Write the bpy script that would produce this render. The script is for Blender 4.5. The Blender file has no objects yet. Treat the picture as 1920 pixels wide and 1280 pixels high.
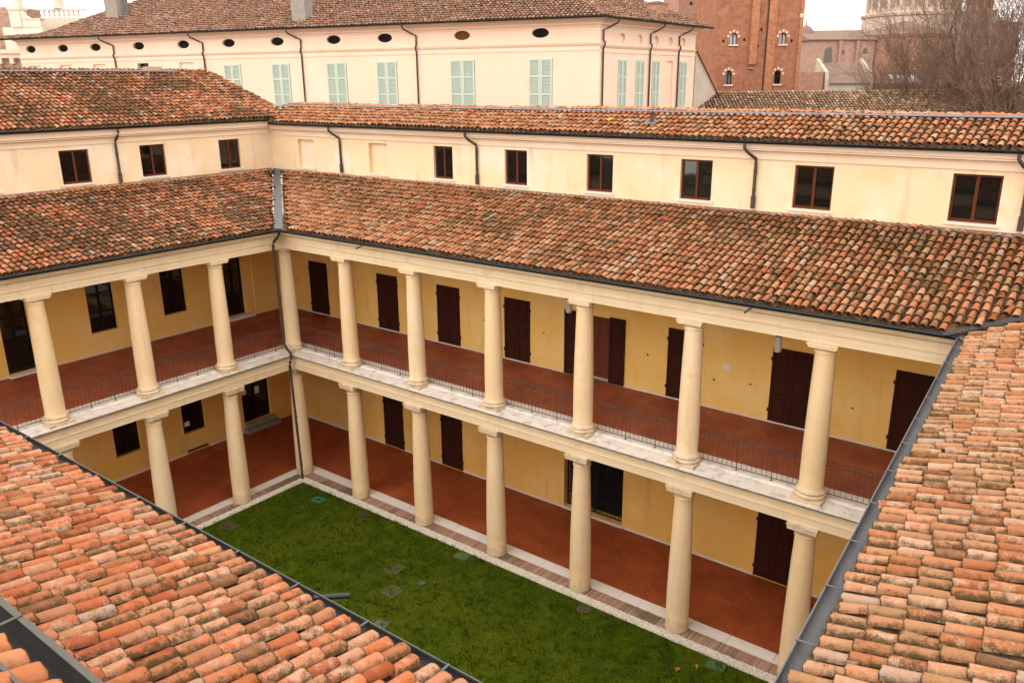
import bpy, bmesh, math, random
import numpy as np
from mathutils import Vector, Matrix, Euler

SC = bpy.context.scene
COL = SC.collection
RAD = math.radians
rng = np.random.default_rng(7)
random.seed(7)

# ------------------------------------------------------------------ camera
CAM = np.array([25.1762, -18.7517, 14.9753])
YAW, PITCH, ROLL, FPX = -0.659887, -0.305911, -0.009248, 1548.68
def cam_axes():
    f = np.array([math.cos(PITCH)*math.sin(YAW), math.cos(PITCH)*math.cos(YAW), math.sin(PITCH)])
    r = np.array([math.cos(YAW), -math.sin(YAW), 0.0]); u = np.cross(r, f)
    c, s = math.cos(ROLL), math.sin(ROLL)
    return c*r+s*u, -s*r+c*u, -f
AX_R, AX_U, AX_B = cam_axes()
cd = bpy.data.cameras.new('camera'); cam = bpy.data.objects.new('camera', cd); COL.objects.link(cam)
cd.sensor_width = 36.0; cd.lens = 36.0*FPX/1920.0; cd.clip_start = 0.05; cd.clip_end = 4000
cam.matrix_world = Matrix([[AX_R[0], AX_U[0], AX_B[0], CAM[0]], [AX_R[1], AX_U[1], AX_B[1], CAM[1]],
                           [AX_R[2], AX_U[2], AX_B[2], CAM[2]], [0, 0, 0, 1]])
SC.camera = cam
H = np.array([math.sin(YAW), math.cos(YAW), 0.0])      # horizontal view direction
RT = np.array([math.cos(YAW), -math.sin(YAW), 0.0])    # horizontal right

# ------------------------------------------------------------------ sky, sun, exposure
SUN_EL, SUN_AZ = RAD(30), RAD(172)      # compass direction the light comes from (clockwise from +y)
w = bpy.data.worlds.new('World'); SC.world = w; w.use_nodes = True
nt = w.node_tree; nt.nodes.clear()
out = nt.nodes.new('ShaderNodeOutputWorld'); bg = nt.nodes.new('ShaderNodeBackground')
sky = nt.nodes.new('ShaderNodeTexSky'); sky.sky_type = 'NISHITA'; sky.sun_disc = False
sky.sun_elevation = SUN_EL; sky.sun_rotation = SUN_AZ; sky.air_density = 1.0; sky.dust_density = 4.0
hs = nt.nodes.new('ShaderNodeHueSaturation'); hs.inputs['Saturation'].default_value = 0.12
mx = nt.nodes.new('ShaderNodeMix'); mx.data_type = 'RGBA'; mx.inputs['Factor'].default_value = 0.8
mx.inputs['B'].default_value = (20.8, 19.4, 18.3, 1)       # the even cloud layer
nt.links.new(sky.outputs['Color'], hs.inputs['Color']); nt.links.new(hs.outputs['Color'], mx.inputs['A'])
nt.links.new(mx.outputs['Result'], bg.inputs['Color']); bg.inputs['Strength'].default_value = 0.1
nt.links.new(bg.outputs['Background'], out.inputs['Surface'])
sl = bpy.data.lights.new('sun', 'SUN'); sl.energy = 1.45; sl.angle = RAD(40); sl.color = (1.0, 0.94, 0.86)
so = bpy.data.objects.new('sun', sl); COL.objects.link(so)
sd = Vector((math.sin(SUN_AZ)*math.cos(SUN_EL), math.cos(SUN_AZ)*math.cos(SUN_EL), math.sin(SUN_EL)))
so.rotation_euler = sd.to_track_quat('Z', 'Y').to_euler(); so.location = (0, 0, 60)
vs = SC.view_settings; vs.view_transform = 'Standard'; vs.look = 'None'; vs.gamma = 1; vs.use_curve_mapping = False
vs.exposure = 0.62
SC.cycles.max_bounces = 8; SC.cycles.diffuse_bounces = 5; SC.cycles.use_denoising = True

# ------------------------------------------------------------------ object helpers
WL = {}
def reg(o, loc, parent):
    loc = Vector(loc); WL[o.name] = loc
    COL.objects.link(o)
    if parent is not None:
        o.parent = parent; o.location = loc - WL[parent.name]
    else:
        o.location = loc
    return o
def thing(name, label, cat, loc, group=None):
    o = bpy.data.objects.new(name, None); o.empty_display_size = 0.3
    reg(o, loc, None); tag(o, label, cat, group); return o
def tag(o, label, cat, group=None):
    o['label'] = label; o['category'] = cat
    if group: o['group'] = group
    return o

class MB:
    """collects polygons in world space"""
    def __init__(self): self.v = []; self.f = []; self.s = []
    def add(self, vs, fs, smooth=False):
        n = len(self.v); self.v.extend([tuple(map(float, p)) for p in vs])
        for f in fs: self.f.append(tuple(n+i for i in f)); self.s.append(smooth)
    def quad(self, a, b, c, d): self.add([a, b, c, d], [(0, 1, 2, 3)])
    def box(self, F, u0, u1, d0, d1, z0, z1):
        P = [F(u, d, z) for z in (z0, z1) for d in (d0, d1) for u in (u0, u1)]
        self.add(P, [(0, 1, 3, 2), (4, 6, 7, 5), (0, 4, 5, 1), (2, 3, 7, 6), (0, 2, 6, 4), (1, 5, 7, 3)])
    def prof(self, F, pts, u0, u1, close=True, m0=0.0, m1=0.0):
        """profile (d,z) swept along u; m0/m1 = mitre slopes du/dd at the two ends"""
        n = len(pts)
        P = [F(u0+m0*d, d, z) for d, z in pts]+[F(u1+m1*d, d, z) for d, z in pts]
        fs = [(i, (i+1) % n, n+(i+1) % n, n+i) for i in range(n if close else n-1)]
        if close: fs += [tuple(range(n-1, -1, -1)), tuple(range(n, 2*n))]
        self.add(P, fs)
    def lathe(self, c, prof, seg=20, smooth=True, cap=True):
        P = []; fs = []; n = len(prof)
        for r, z in prof:
            for k in range(seg):
                a = 2*math.pi*k/seg; P.append((c[0]+r*math.cos(a), c[1]+r*math.sin(a), c[2]+z))
        for i in range(n-1):
            for k in range(seg):
                k2 = (k+1) % seg; fs.append((i*seg+k, i*seg+k2, (i+1)*seg+k2, (i+1)*seg+k))
        self.add(P, fs, smooth)
        if cap:
            self.add(P[:seg], [tuple(range(seg-1, -1, -1))]); self.add(P[-seg:], [tuple(range(seg))])
    def tube(self, pts, r, seg=6, smooth=True, r2=None):
        pts = [np.array(p, float) for p in pts]; n = len(pts); P = []; fs = []
        for i, p in enumerate(pts):
            t = pts[min(i+1, n-1)]-pts[max(i-1, 0)]; t = t/(np.linalg.norm(t)+1e-9)
            a = np.cross(t, (0, 0, 1) if abs(t[2]) < .9 else (1, 0, 0)); a /= np.linalg.norm(a); b = np.cross(t, a)
            rr = r if r2 is None else r+(r2-r)*i/(n-1)
            for k in range(seg):
                th = 2*math.pi*k/seg; P.append(p+rr*(math.cos(th)*a+math.sin(th)*b))
        for i in range(n-1):
            for k in range(seg):
                k2 = (k+1) % seg; fs.append((i*seg+k, i*seg+k2, (i+1)*seg+k2, (i+1)*seg+k))
        fs += [tuple(range(seg-1, -1, -1)), tuple(range((n-1)*seg, n*seg))]
        self.add(P, fs, smooth)
    def build(self, name, mat, parent=None, loc=None, kind=None, sharp=40):
        V = np.array(self.v)
        if loc is None: loc = (V.min(0)+V.max(0))/2; loc[2] = V[:, 2].min()
        loc = np.array(loc, float)
        me = bpy.data.meshes.new(name); me.from_pydata((V-loc).tolist(), [], self.f)
        me.polygons.foreach_set('use_smooth', self.s)
        if any(self.s): me.set_sharp_from_angle(angle=RAD(sharp))
        me.materials.append(mat); me.update()
        o = bpy.data.objects.new(name, me); reg(o, loc, parent)
        if kind: o['kind'] = kind
        return o

class Frame:
    """vertical wall frame: u along the wall, d outwards, z up"""
    def __init__(self, o, u, n): self.o = np.array(o, float); self.u = np.array(u, float); self.n = np.array(n, float)
    def __call__(self, u, d, z): return self.o+self.u*u+self.n*d+np.array([0, 0, z])
WORLD = Frame((0, 0, 0), (1, 0, 0), (0, 1, 0))      # u = x, d = y

def wall_holes(mb, F, u0, u1, z0, z1, holes, back=True):
    """wall face with rectangular openings (a,b,c,d,depth) and their reveals"""
    us = sorted({u0, u1}|{x for h in holes for x in h[:2]}); zs = sorted({z0, z1}|{x for h in holes for x in h[2:4]})
    for i in range(len(us)-1):
        for j in range(len(zs)-1):
            cu, cz = (us[i]+us[i+1])/2, (zs[j]+zs[j+1])/2
            if any(h[0] < cu < h[1] and h[2] < cz < h[3] for h in holes): continue
            mb.quad(F(us[i], 0, zs[j]), F(us[i+1], 0, zs[j]), F(us[i+1], 0, zs[j+1]), F(us[i], 0, zs[j+1]))
    for a, b, c, d, dep in holes:
        mb.quad(F(a, 0, c), F(a, 0, d), F(a, -dep, d), F(a, -dep, c)); mb.quad(F(b, 0, c), F(b, -dep, c), F(b, -dep, d), F(b, 0, d))
        mb.quad(F(a, 0, d), F(b, 0, d), F(b, -dep, d), F(a, -dep, d)); mb.quad(F(a, 0, c), F(a, -dep, c), F(b, -dep, c), F(b, 0, c))
        if back: mb.quad(F(a, -dep, c), F(b, -dep, c), F(b, -dep, d), F(a, -dep, d))

# ------------------------------------------------------------------ materials
class NT:
    def __init__(self, name):
        self.m = bpy.data.materials.new(name); self.m.use_nodes = True; self.t = self.m.node_tree; self.t.nodes.clear()
        self.o = self.n('ShaderNodeOutputMaterial'); self.b = self.n('ShaderNodeBsdfPrincipled')
        self.l(self.b.outputs[0], self.o.inputs['Surface'])
        self.pos = self.n('ShaderNodeNewGeometry').outputs['Position']
    def n(self, t, **k):
        x = self.t.nodes.new(t)
        for a, v in k.items(): setattr(x, a, v)
        return x
    def l(self, a, b): self.t.links.new(a, b)
    def noise(self, scale, detail=4, rough=.55, vec=None, stretch=None, off=0):
        v = vec or self.pos
        if stretch or off:
            mp = self.n('ShaderNodeMapping'); self.l(v, mp.inputs['Vector'])
            if stretch: mp.inputs['Scale'].default_value = stretch
            mp.inputs['Location'].default_value = (off, off*1.7, off*.6); v = mp.outputs[0]
        x = self.n('ShaderNodeTexNoise'); x.inputs['Scale'].default_value = scale; x.inputs['Detail'].default_value = detail
        x.inputs['Roughness'].default_value = rough; self.l(v, x.inputs['Vector']); return x.outputs[0]
    def rng(self, x, a, b, c=0., d=1.):
        m = self.n('ShaderNodeMapRange', clamp=True); m.interpolation_type = 'SMOOTHSTEP'
        for k, v in zip(('From Min', 'From Max', 'To Min', 'To Max'), (a, b, c, d)): m.inputs[k].default_value = v
        self.l(x, m.inputs['Value']); return m.outputs[0]
    def mix(self, f, a, b, mode='MIX'):
        m = self.n('ShaderNodeMix', data_type='RGBA', blend_type=mode)
        for s, v in (('Factor', f), ('A', a), ('B', b)):
            if isinstance(v, (int, float)): m.inputs[s].default_value = v
            elif isinstance(v, tuple): m.inputs[s].default_value = (*v, 1)
            else: self.l(v, m.inputs[s])
        return m.outputs['Result']
    def math(self, op, a, b=0.):
        m = self.n('ShaderNodeMath', operation=op)
        for i, v in enumerate((a, b)):
            if isinstance(v, (int, float)): m.inputs[i].default_value = v
            else: self.l(v, m.inputs[i])
        return m.outputs[0]
    def ramp(self, x, stops, interp='LINEAR'):
        r = self.n('ShaderNodeValToRGB'); e = r.color_ramp.elements; r.color_ramp.interpolation = interp
        while len(e) < len(stops): e.new(.5)
        for i, (p, c) in enumerate(stops): e[i].position = p; e[i].color = (*c, 1)
        self.l(x, r.inputs[0]); return r.outputs[0]
    def done(self, col, rough=.85, bump=None, dist=.01, strength=.5, metal=0., spec=.06):
        if isinstance(col, tuple): self.b.inputs['Base Color'].default_value = (*col, 1)
        else: self.l(col, self.b.inputs['Base Color'])
        if isinstance(rough, float): self.b.inputs['Roughness'].default_value = rough
        else: self.l(rough, self.b.inputs['Roughness'])
        self.b.inputs['Metallic'].default_value = metal; self.b.inputs['Specular IOR Level'].default_value = spec
        if bump is not None:
            x = self.n('ShaderNodeBump'); x.inputs['Distance'].default_value = dist; x.inputs['Strength'].default_value = strength
            self.l(bump, x.inputs['Height']); self.l(x.outputs[0], self.b.inputs['Normal'])
        return self.m

def plaster(name, base, light, dark, fine=.06, streak=0.0, big=.35):
    t = NT(name)
    c = t.mix(t.rng(t.noise(big, 5, .6), .42, .68), base, light)
    c = t.mix(t.math('MULTIPLY', t.rng(t.noise(big*2.3, 6, .65, off=9), .52, .75), .7), c, dark)
    if streak:
        c = t.mix(t.math('MULTIPLY', t.rng(t.noise(2.2, 4, .6, stretch=(1, 1, .12), off=4), .55, .8), streak), c, tuple(.45*x for x in dark))
    c = t.mix(t.math('MULTIPLY', t.rng(t.noise(big*5, 7, .75, off=15), .56, .74), .45), c, light)
    g = t.noise(22, 4, .7); c = t.mix(fine*4, c, t.mix(g, tuple(.72*x for x in base), tuple(min(1, 1.2*x) for x in light)))
    return t.done(c, .9, t.noise(40, 4, .7), .006, .5)
M = {}
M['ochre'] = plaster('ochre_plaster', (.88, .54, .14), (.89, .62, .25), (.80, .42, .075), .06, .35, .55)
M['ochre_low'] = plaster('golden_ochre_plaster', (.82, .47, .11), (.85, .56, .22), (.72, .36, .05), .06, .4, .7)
M['cream'] = plaster('cream_plaster', (.79, .585, .345), (.81, .69, .54), (.76, .49, .20), .06, .5, .6)
M['cornice'] = plaster('peach_cornice_plaster', (.80, .61, .43), (.84, .68, .52), (.70, .50, .33), .05, .12)
M['palazzo'] = plaster('peach_palazzo_plaster', (.80, .575, .43), (.82, .61, .47), (.76, .52, .37), .03, .05, .2)
M['grey_plaster'] = plaster('grey_plaster', (.52, .43, .34), (.58, .50, .42), (.40, .32, .25), .06, .2)
M['white_plaster'] = plaster('white_plaster', (.70, .58, .46), (.73, .63, .52), (.58, .46, .35), .04, .1)

def stone(name, base, alt, grime, ga, gscale=7., g0=.55, g1=.72):
    t = NT(name)
    c = t.mix(t.rng(t.noise(1.6, 5), .4, .65), base, alt)
    c = t.mix(t.math('MULTIPLY', t.rng(t.noise(gscale, 6, .7, off=3), g0, g1), ga), c, grime)
    oi = t.n('ShaderNodeObjectInfo')
    c = t.mix(t.math('MULTIPLY', t.rng(t.noise(5, 6, .7, stretch=(1, 1, .10), off=7), .50, .72), ga*.9), c, tuple(.62*x for x in base))
    c = t.mix(t.math('MULTIPLY', t.math('FRACT', t.math('MULTIPLY', oi.outputs['Random'], 7.3)), .35), c, grime if name == 'column_stone' else alt)
    if name == 'column_stone':
        sz = t.n('ShaderNodeSeparateXYZ'); t.l(t.pos, sz.inputs[0])
        c = t.mix(t.math('MULTIPLY', t.rng(t.math('SUBTRACT', sz.outputs[2], t.math('MULTIPLY', t.noise(6, 5, .7), .9)), -.35, .05, 1, 0), .6), c, (.22, .17, .10))
        c = t.mix(t.math('MULTIPLY', t.rng(t.noise(24, 5, .75, off=1), .60, .70), .4), c, (.40, .30, .18))
    c = t.mix(.35, c, t.mix(t.noise(38, 3, .7), tuple(.6*x for x in base), tuple(min(1., 1.25*x) for x in alt)))
    return t.done(c, .85, t.noise(30, 5, .7), .008, .6)
M['stone'] = stone('column_stone', (.86, .61, .355), (.85, .66, .44), (.70, .43, .13), .6, 2.6)
M['beam'] = stone('beam_stone', (.84, .635, .405), (.85, .68, .46), (.66, .47, .29), .35, 2.5)
M['weathered'] = stone('weathered_stone', (.70, .53, .33), (.74, .60, .43), (.10, .085, .045), .85, 5., .47, .66)
M['ledge'] = stone('ledge_stone', (.80, .72, .62), (.72, .66, .59), (.20, .175, .14), .8, 3.0, .50, .66)
M['kerb'] = stone('kerb_stone', (.78, .71, .62), (.74, .68, .60), (.45, .38, .3), .3, 3.)
M['sill'] = stone('sill_stone', (.72, .64, .54), (.76, .69, .6), (.4, .33, .26), .3, 8.)

def plain(name, col, rough=.6, metal=0., var=.25, scale=6., spec=.12, bump=.3):
    t = NT(name)
    c = t.mix(t.noise(scale, 5, .65), tuple(x*(1-var) for x in col), tuple(min(1, x*(1+var)) for x in col))
    return t.done(c, rough, t.noise(scale*6, 3, .6), .004, bump, metal, spec)
M['gutter'] = plain('dark_gutter_metal', (.012, .014, .0135), .42, 0., .3, 3, .5)
M['lead_blue'] = plain('blue_grey_flashing', (.15, .15, .175), .65, 0, .3, 6)
M['lead'] = plain('dull_grey_gutter', (.115, .115, .118), .55, .1, .3, 6)
M['pipe'] = plain('brown_pipe_metal', (.085, .06, .045), .55, 0., .3, 4)
M['zinc'] = plain('grey_zinc', (.14, .14, .143), .6, .1, .35, 5)
M['dark_zinc'] = plain('tarnished_zinc', (.048, .046, .042), .5, .2, .35, 9)
M['lip_zinc'] = plain('weathered_zinc_lip', (.10, .093, .077), .5, .3, .35, 14)
M['iron'] = plain('railing_iron', (.085, .062, .055), .6)
M['shutter_green'] = plain('pale_green_paint', (.49, .555, .465), .6, 0, .06, 3, .3, .15)
M['ledge_dark'] = plain('dark_ledge_strip', (.10, .085, .07), .9, 0, .6, 9)
M['paper'] = plain('white_paper', (.75, .74, .72), .8, 0, .05)
M['lamp_glass'] = plain('frosted_lamp_glass', (.62, .58, .55), .35, 0, .05)
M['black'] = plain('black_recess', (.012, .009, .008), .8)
M['grille'] = plain('dark_grille_iron', (.03, .025, .022), .6)
M['concrete'] = plain('grey_concrete', (.15, .135, .12), .9, 0, .35, 4)
M['chim'] = plain('grey_chimney_render', (.30, .26, .22), .9, 0, .35, 3)
M['awning'] = plain('pale_roof_sheet', (.75, .74, .76), .6, 0, .06)

def wood(name, a, b, rough=.5):
    t = NT(name); c = t.mix(t.noise(9, 5, .6, stretch=(3, 3, .25)), a, b)
    return t.done(c, rough, t.noise(24, 3, .6, stretch=(3, 3, .2)), .004, .4, 0, .05)
M['door'] = wood('dark_brown_shutter_wood', (.034, .010, .0065), (.070, .021, .012), .6)
M['inner_door'] = wood('red_brown_door_wood', (.12, .035, .018), (.17, .055, .028))
M['frame'] = wood('red_brown_window_wood', (.095, .028, .014), (.14, .040, .020))
M['dark_frame'] = wood('black_brown_frame_wood', (.016, .011, .009), (.026, .017, .014), .5)
t = NT('window_glass'); M['glass'] = t.done(t.mix(t.noise(.6, 2), (.006, .006, .005), (.016, .015, .012)), .03, t.noise(1.4, 2), .01, .10, 0, .9)
t = NT('pale_window_glass'); M['pale_glass'] = t.done(t.mix(t.noise(.8, 2), (.38, .42, .45), (.48, .52, .55)), .15, None, spec=.6)

def terracotta_floor(name, a, b, dark):
    t = NT(name)
    mp = t.n('ShaderNodeMapping'); t.l(t.pos, mp.inputs['Vector']); mp.inputs['Rotation'].default_value = (0, 0, RAD(45))
    br = t.n('ShaderNodeTexBrick'); t.l(mp.outputs[0], br.inputs['Vector']); br.inputs['Scale'].default_value = 1.0
    br.inputs['Brick Width'].default_value = .30; br.inputs['Row Height'].default_value = .15; br.inputs['Mortar Size'].default_value = .006
    br.inputs['Color1'].default_value = (*a, 1); br.inputs['Color2'].default_value = (*b, 1); br.inputs['Mortar'].default_value = (*[x*.85 for x in dark], 1)
    c = t.mix(t.math('MULTIPLY', t.rng(t.noise(1.1, 5, .65), .45, .72), .65), br.outputs[0], dark)
    c = t.mix(t.math('MULTIPLY', t.rng(t.noise(.5, 3, .5, off=5), .5, .7), .35), c, tuple(1.5*x for x in a))
    return t.done(c, t.rng(t.noise(1.5, 3), .3, .7, .38, .7), br.outputs['Fac'], -.002, .4, 0, .25)
M['floor_up'] = terracotta_floor('upper_terracotta_floor', (.35, .098, .044), (.315, .085, .038), (.235, .060, .029))
M['floor_low'] = terracotta_floor('lower_terracotta_floor', (.35, .084, .026), (.31, .070, .021), (.19, .042, .013))

def brickwall(name, a, b, mortar, scale=1., grime=(.2, .14, .1), ga=.3):
    t = NT(name)
    n = t.n('ShaderNodeNewGeometry'); s = t.n('ShaderNodeSeparateXYZ'); t.l(t.pos, s.inputs[0])
    cx = t.n('ShaderNodeCombineXYZ'); t.l(t.math('ADD', s.outputs[0], s.outputs[1]), cx.inputs[0]); t.l(s.outputs[2], cx.inputs[1])
    br = t.n('ShaderNodeTexBrick'); t.l(cx.outputs[0], br.inputs['Vector']); br.inputs['Scale'].default_value = scale
    br.inputs['Brick Width'].default_value = .32; br.inputs['Row Height'].default_value = .095; br.inputs['Mortar Size'].default_value = .012
    for k, v in (('Color1', a), ('Color2', b), ('Mortar', mortar)): br.inputs[k].default_value = (*v, 1)
    c = t.mix(t.math('MULTIPLY', t.rng(t.noise(.45, 6, .68), .45, .7), ga), br.outputs[0], grime)
    c = t.mix(.6, c, t.mix(t.rng(t.noise(2.2, 8, .85, off=6, stretch=(1, 1, 2.2)), .32, .68), tuple(.38*x for x in a), tuple(1.45*x for x in a)))
    c = t.mix(t.math('MULTIPLY', t.rng(t.noise(1.1, 8, .8, off=11), .52, .66), .5), c, mortar)
    return t.done(c, .9, t.noise(9, 5, .7), .03, .5)
M['brick'] = brickwall('tower_brick', (.37, .15, .085), (.31, .115, .065), (.40, .24, .16), 1., (.15, .08, .055), .7)
M['brick_pale'] = brickwall('pale_pink_brick', (.44, .23, .16), (.40, .20, .14), (.42, .28, .21), 1., (.34, .19, .13), .35)
M['brick_strip'] = brickwall('orange_brick', (.44, .185, .095), (.39, .155, .08), (.45, .26, .16), 1., (.26, .12, .07), .5)
M['church'] = brickwall('church_brick', (.42, .26, .19), (.38, .23, .165), (.42, .29, .22), 1., (.30, .19, .145), .4)
M['drum'] = plaster('church_drum_stone', (.56, .43, .33), (.60, .48, .38), (.46, .34, .26), .05, .2, .3)

def tile_mat(name, stops, moss, mossa, mcol, dark, pale, hue=1.0, mscale=.45):
    """roof tile clay: per-tile colour, lichen and moss by position"""
    t = NT(name)
    at = t.n('ShaderNodeAttribute'); at.attribute_name = 'rnd'
    oi = t.n('ShaderNodeObjectInfo')
    r = t.math('FRACT', t.math('ADD', at.outputs['Fac'], oi.outputs['Random']))
    wn = t.n('ShaderNodeTexWhiteNoise', noise_dimensions='1D'); t.l(t.math('MULTIPLY', r, 371.3), wn.inputs['W'])
    sp = t.n('ShaderNodeSeparateColor'); t.l(wn.outputs['Color'], sp.inputs[0])
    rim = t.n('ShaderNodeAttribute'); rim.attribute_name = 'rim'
    c = t.ramp(r, stops)
    c = t.mix(1.0, c, t.ramp(sp.outputs[0], [(0, (.74, .71, .68)), (.5, (1, 1, 1)), (1, (1.0, 1.0, 1.0))]), 'MULTIPLY')
    # moss in broad drifts, stronger on some tiles
    mm = t.math('ADD', t.noise(mscale, 4, .6), t.math('MULTIPLY', t.math('SUBTRACT', sp.outputs[1], .5), .27))
    mm = t.rng(mm, moss, moss+.16)
    c = t.mix(t.math('MULTIPLY', mm, mossa), c, t.mix(t.noise(25, 3, .7), mcol, tuple(2.1*x for x in mcol)))
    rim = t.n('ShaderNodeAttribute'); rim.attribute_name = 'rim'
    wn2 = t.n('ShaderNodeTexWhiteNoise', noise_dimensions='1D'); t.l(t.math('MULTIPLY', r, 917.7), wn2.inputs['W'])
    c = t.mix(t.math('MULTIPLY', t.math('GREATER_THAN', wn2.outputs['Value'], .978), .68), c, t.mix(t.noise(60, 4, .8), (.20, .15, .11), (.52, .43, .34)))
    c = t.mix(t.math('MULTIPLY', t.math('LESS_THAN', wn2.outputs['Value'], .035), .7), c, t.mix(t.noise(60, 4, .8), (.06, .030, .017), (.15, .075, .040)))
    hu = t.noise(6, 5, .65, off=12)
    c = t.mix(t.math('MULTIPLY', t.rng(hu, .44, .68), .45), c, t.mix(t.noise(3, 3, .6, off=30), (.38, .185, .06), (.42, .19, .115)))
    # dark lichen: fine grit, thicker along the sides where damp stays, heavier on some tiles; lower lip darkened as joint shadow
    gr = t.math('ADD', t.noise(95, 5, .85, off=5), t.math('MULTIPLY', t.math('SUBTRACT', t.noise(13, 6, .72, off=2), .5), 1.1))
    gr = t.math('ADD', gr, t.math('MULTIPLY', t.math('SUBTRACT', sp.outputs[2], .5), .26))
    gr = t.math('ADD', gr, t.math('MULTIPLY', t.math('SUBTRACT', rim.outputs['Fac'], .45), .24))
    c = t.mix(t.math('MULTIPLY', t.rng(gr, .44, .72), dark), c, t.mix(t.noise(40, 3, .7), (.035, .022, .013), (.105, .075, .028)))
    pl = t.math('ADD', t.noise(80, 5, .85, off=8), t.math('MULTIPLY', t.math('SUBTRACT', t.noise(9, 6, .7, off=18), .5), 1.2))
    pl = t.math('ADD', pl, t.math('MULTIPLY', t.math('SUBTRACT', sp.outputs[0], .5), .26))
    c = t.mix(t.math('MULTIPLY', t.rng(pl, .54, .80), pale), c, (.52, .38, .27))
    c = t.mix(t.math('MULTIPLY', t.rng(t.math('SUBTRACT', rim.outputs['Fac'], 1.0), .15, .6), .8), c, (.035, .022, .012))  # joint shadow painted into the colour of each tile's lower lip
    return t.done(c, .92, t.noise(55, 5, .75), .008, .8, 0, .03)
WARM = [(0, (0.300, 0.100, 0.041)), (.2, (0.410, 0.161, 0.073)), (.4, (0.419, 0.193, 0.097)), (.6, (0.419, 0.213, 0.116)), (.8, (0.380, 0.204, 0.111)), (.93, (0.460, 0.274, 0.175)), (1, (0.440, 0.142, 0.055))]
RED = [(0, (0.290, 0.076, 0.034)), (.2, (0.439, 0.120, 0.049)), (.4, (0.460, 0.151, 0.071)), (.6, (0.450, 0.174, 0.087)), (.8, (0.420, 0.191, 0.103)), (.93, (0.450, 0.249, 0.158)), (1, (0.460, 0.125, 0.037))]
PINK = [(0, (0.220, 0.079, 0.035)), (.18, (0.370, 0.116, 0.049)), (.38, (0.410, 0.148, 0.067)), (.55, (0.410, 0.172, 0.082)), (.72, (0.380, 0.176, 0.084)), (.86, (0.410, 0.216, 0.110)), (.95, (0.440, 0.255, 0.152)), (1, (0.420, 0.106, 0.038))]
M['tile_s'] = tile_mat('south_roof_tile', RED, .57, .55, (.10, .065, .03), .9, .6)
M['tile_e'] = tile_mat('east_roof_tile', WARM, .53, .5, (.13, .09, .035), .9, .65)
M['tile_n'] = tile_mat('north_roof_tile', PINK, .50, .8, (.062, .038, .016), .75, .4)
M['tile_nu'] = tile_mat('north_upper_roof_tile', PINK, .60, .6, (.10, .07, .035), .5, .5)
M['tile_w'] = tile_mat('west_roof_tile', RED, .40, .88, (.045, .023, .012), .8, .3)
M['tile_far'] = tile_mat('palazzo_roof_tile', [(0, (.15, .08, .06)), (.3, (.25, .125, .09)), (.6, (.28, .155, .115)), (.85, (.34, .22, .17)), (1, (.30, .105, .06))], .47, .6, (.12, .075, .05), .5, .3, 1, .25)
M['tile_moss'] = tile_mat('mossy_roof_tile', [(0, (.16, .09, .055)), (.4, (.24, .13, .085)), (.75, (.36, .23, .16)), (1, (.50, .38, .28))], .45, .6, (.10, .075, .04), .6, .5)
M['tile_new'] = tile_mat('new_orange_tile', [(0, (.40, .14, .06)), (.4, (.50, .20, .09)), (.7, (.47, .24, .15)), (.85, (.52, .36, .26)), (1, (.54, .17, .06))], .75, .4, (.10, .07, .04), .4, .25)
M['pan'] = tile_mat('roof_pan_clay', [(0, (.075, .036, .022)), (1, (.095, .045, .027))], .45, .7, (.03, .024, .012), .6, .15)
M['yellow_tile'] = plain('yellow_lichen_tile', (.62, .33, .035), .9)

# ------------------------------------------------------------------ setting: ground, lawn, floors
mb = MB(); mb.quad((-320, -120, -.35), (260, -120, -.35), (260, 340, -.35), (-320, 340, -.35))
t = NT('far_ground'); g = mb.build('ground', t.done(t.mix(t.noise(.05, 5), (.16, .12, .09), (.22, .17, .13)), .95), loc=(0, 0, -.35)); g['kind'] = 'structure'

def lawn_mat():
    t = NT('lawn_green')
    c = t.ramp(t.noise(1.5, 7, .7), [(.30, (.014, .032, .002)), (.43, (.032, .066, .003)), (.55, (.068, .108, .004)), (.66, (.120, .145, .010))])
    c = t.mix(t.math('MULTIPLY', t.rng(t.noise(.33, 3, .5, off=21), .45, .62), .55), c, (.125, .145, .008))
    c = t.mix(t.math('MULTIPLY', t.rng(t.noise(4.2, 7, .8, off=4), .52, .68), .45), c, (.105, .075, .016))
    c = t.mix(t.math('MULTIPLY', t.rng(t.noise(2.4, 7, .8, off=14), .54, .66), .6), c, (.014, .030, .002))
    c = t.mix(.4, c, t.mix(t.noise(60, 3, .7), (.012, .022, .001), (.105, .13, .012)))
    return t.done(c, .95, t.noise(45, 4, .8), .03, .8, 0, .0)
M['lawn'] = lawn_mat()
t = NT('grass_blade'); at = t.n('ShaderNodeAttribute'); at.attribute_name = 'rnd'
c = t.ramp(at.outputs['Fac'], [(0, (.022, .048, .003)), (.5, (.058, .098, .004)), (.82, (.108, .138, .010)), (.92, (.24, .20, .05)), (1, (.17, .11, .03))])
M['blade'] = t.done(t.mix(t.math('MULTIPLY', t.rng(t.noise(.9, 5, .65, off=3), .42, .62), .6), c, (.028, .052, .003)), .9, None, spec=.0)
LX0, LY0 = .58, -.58
mb = MB(); mb.box(WORLD, LX0, 22.6, -13.2, LY0, -.34, -.05)
g = mb.build('lawn', M['lawn']); g['kind'] = 'structure'
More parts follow.
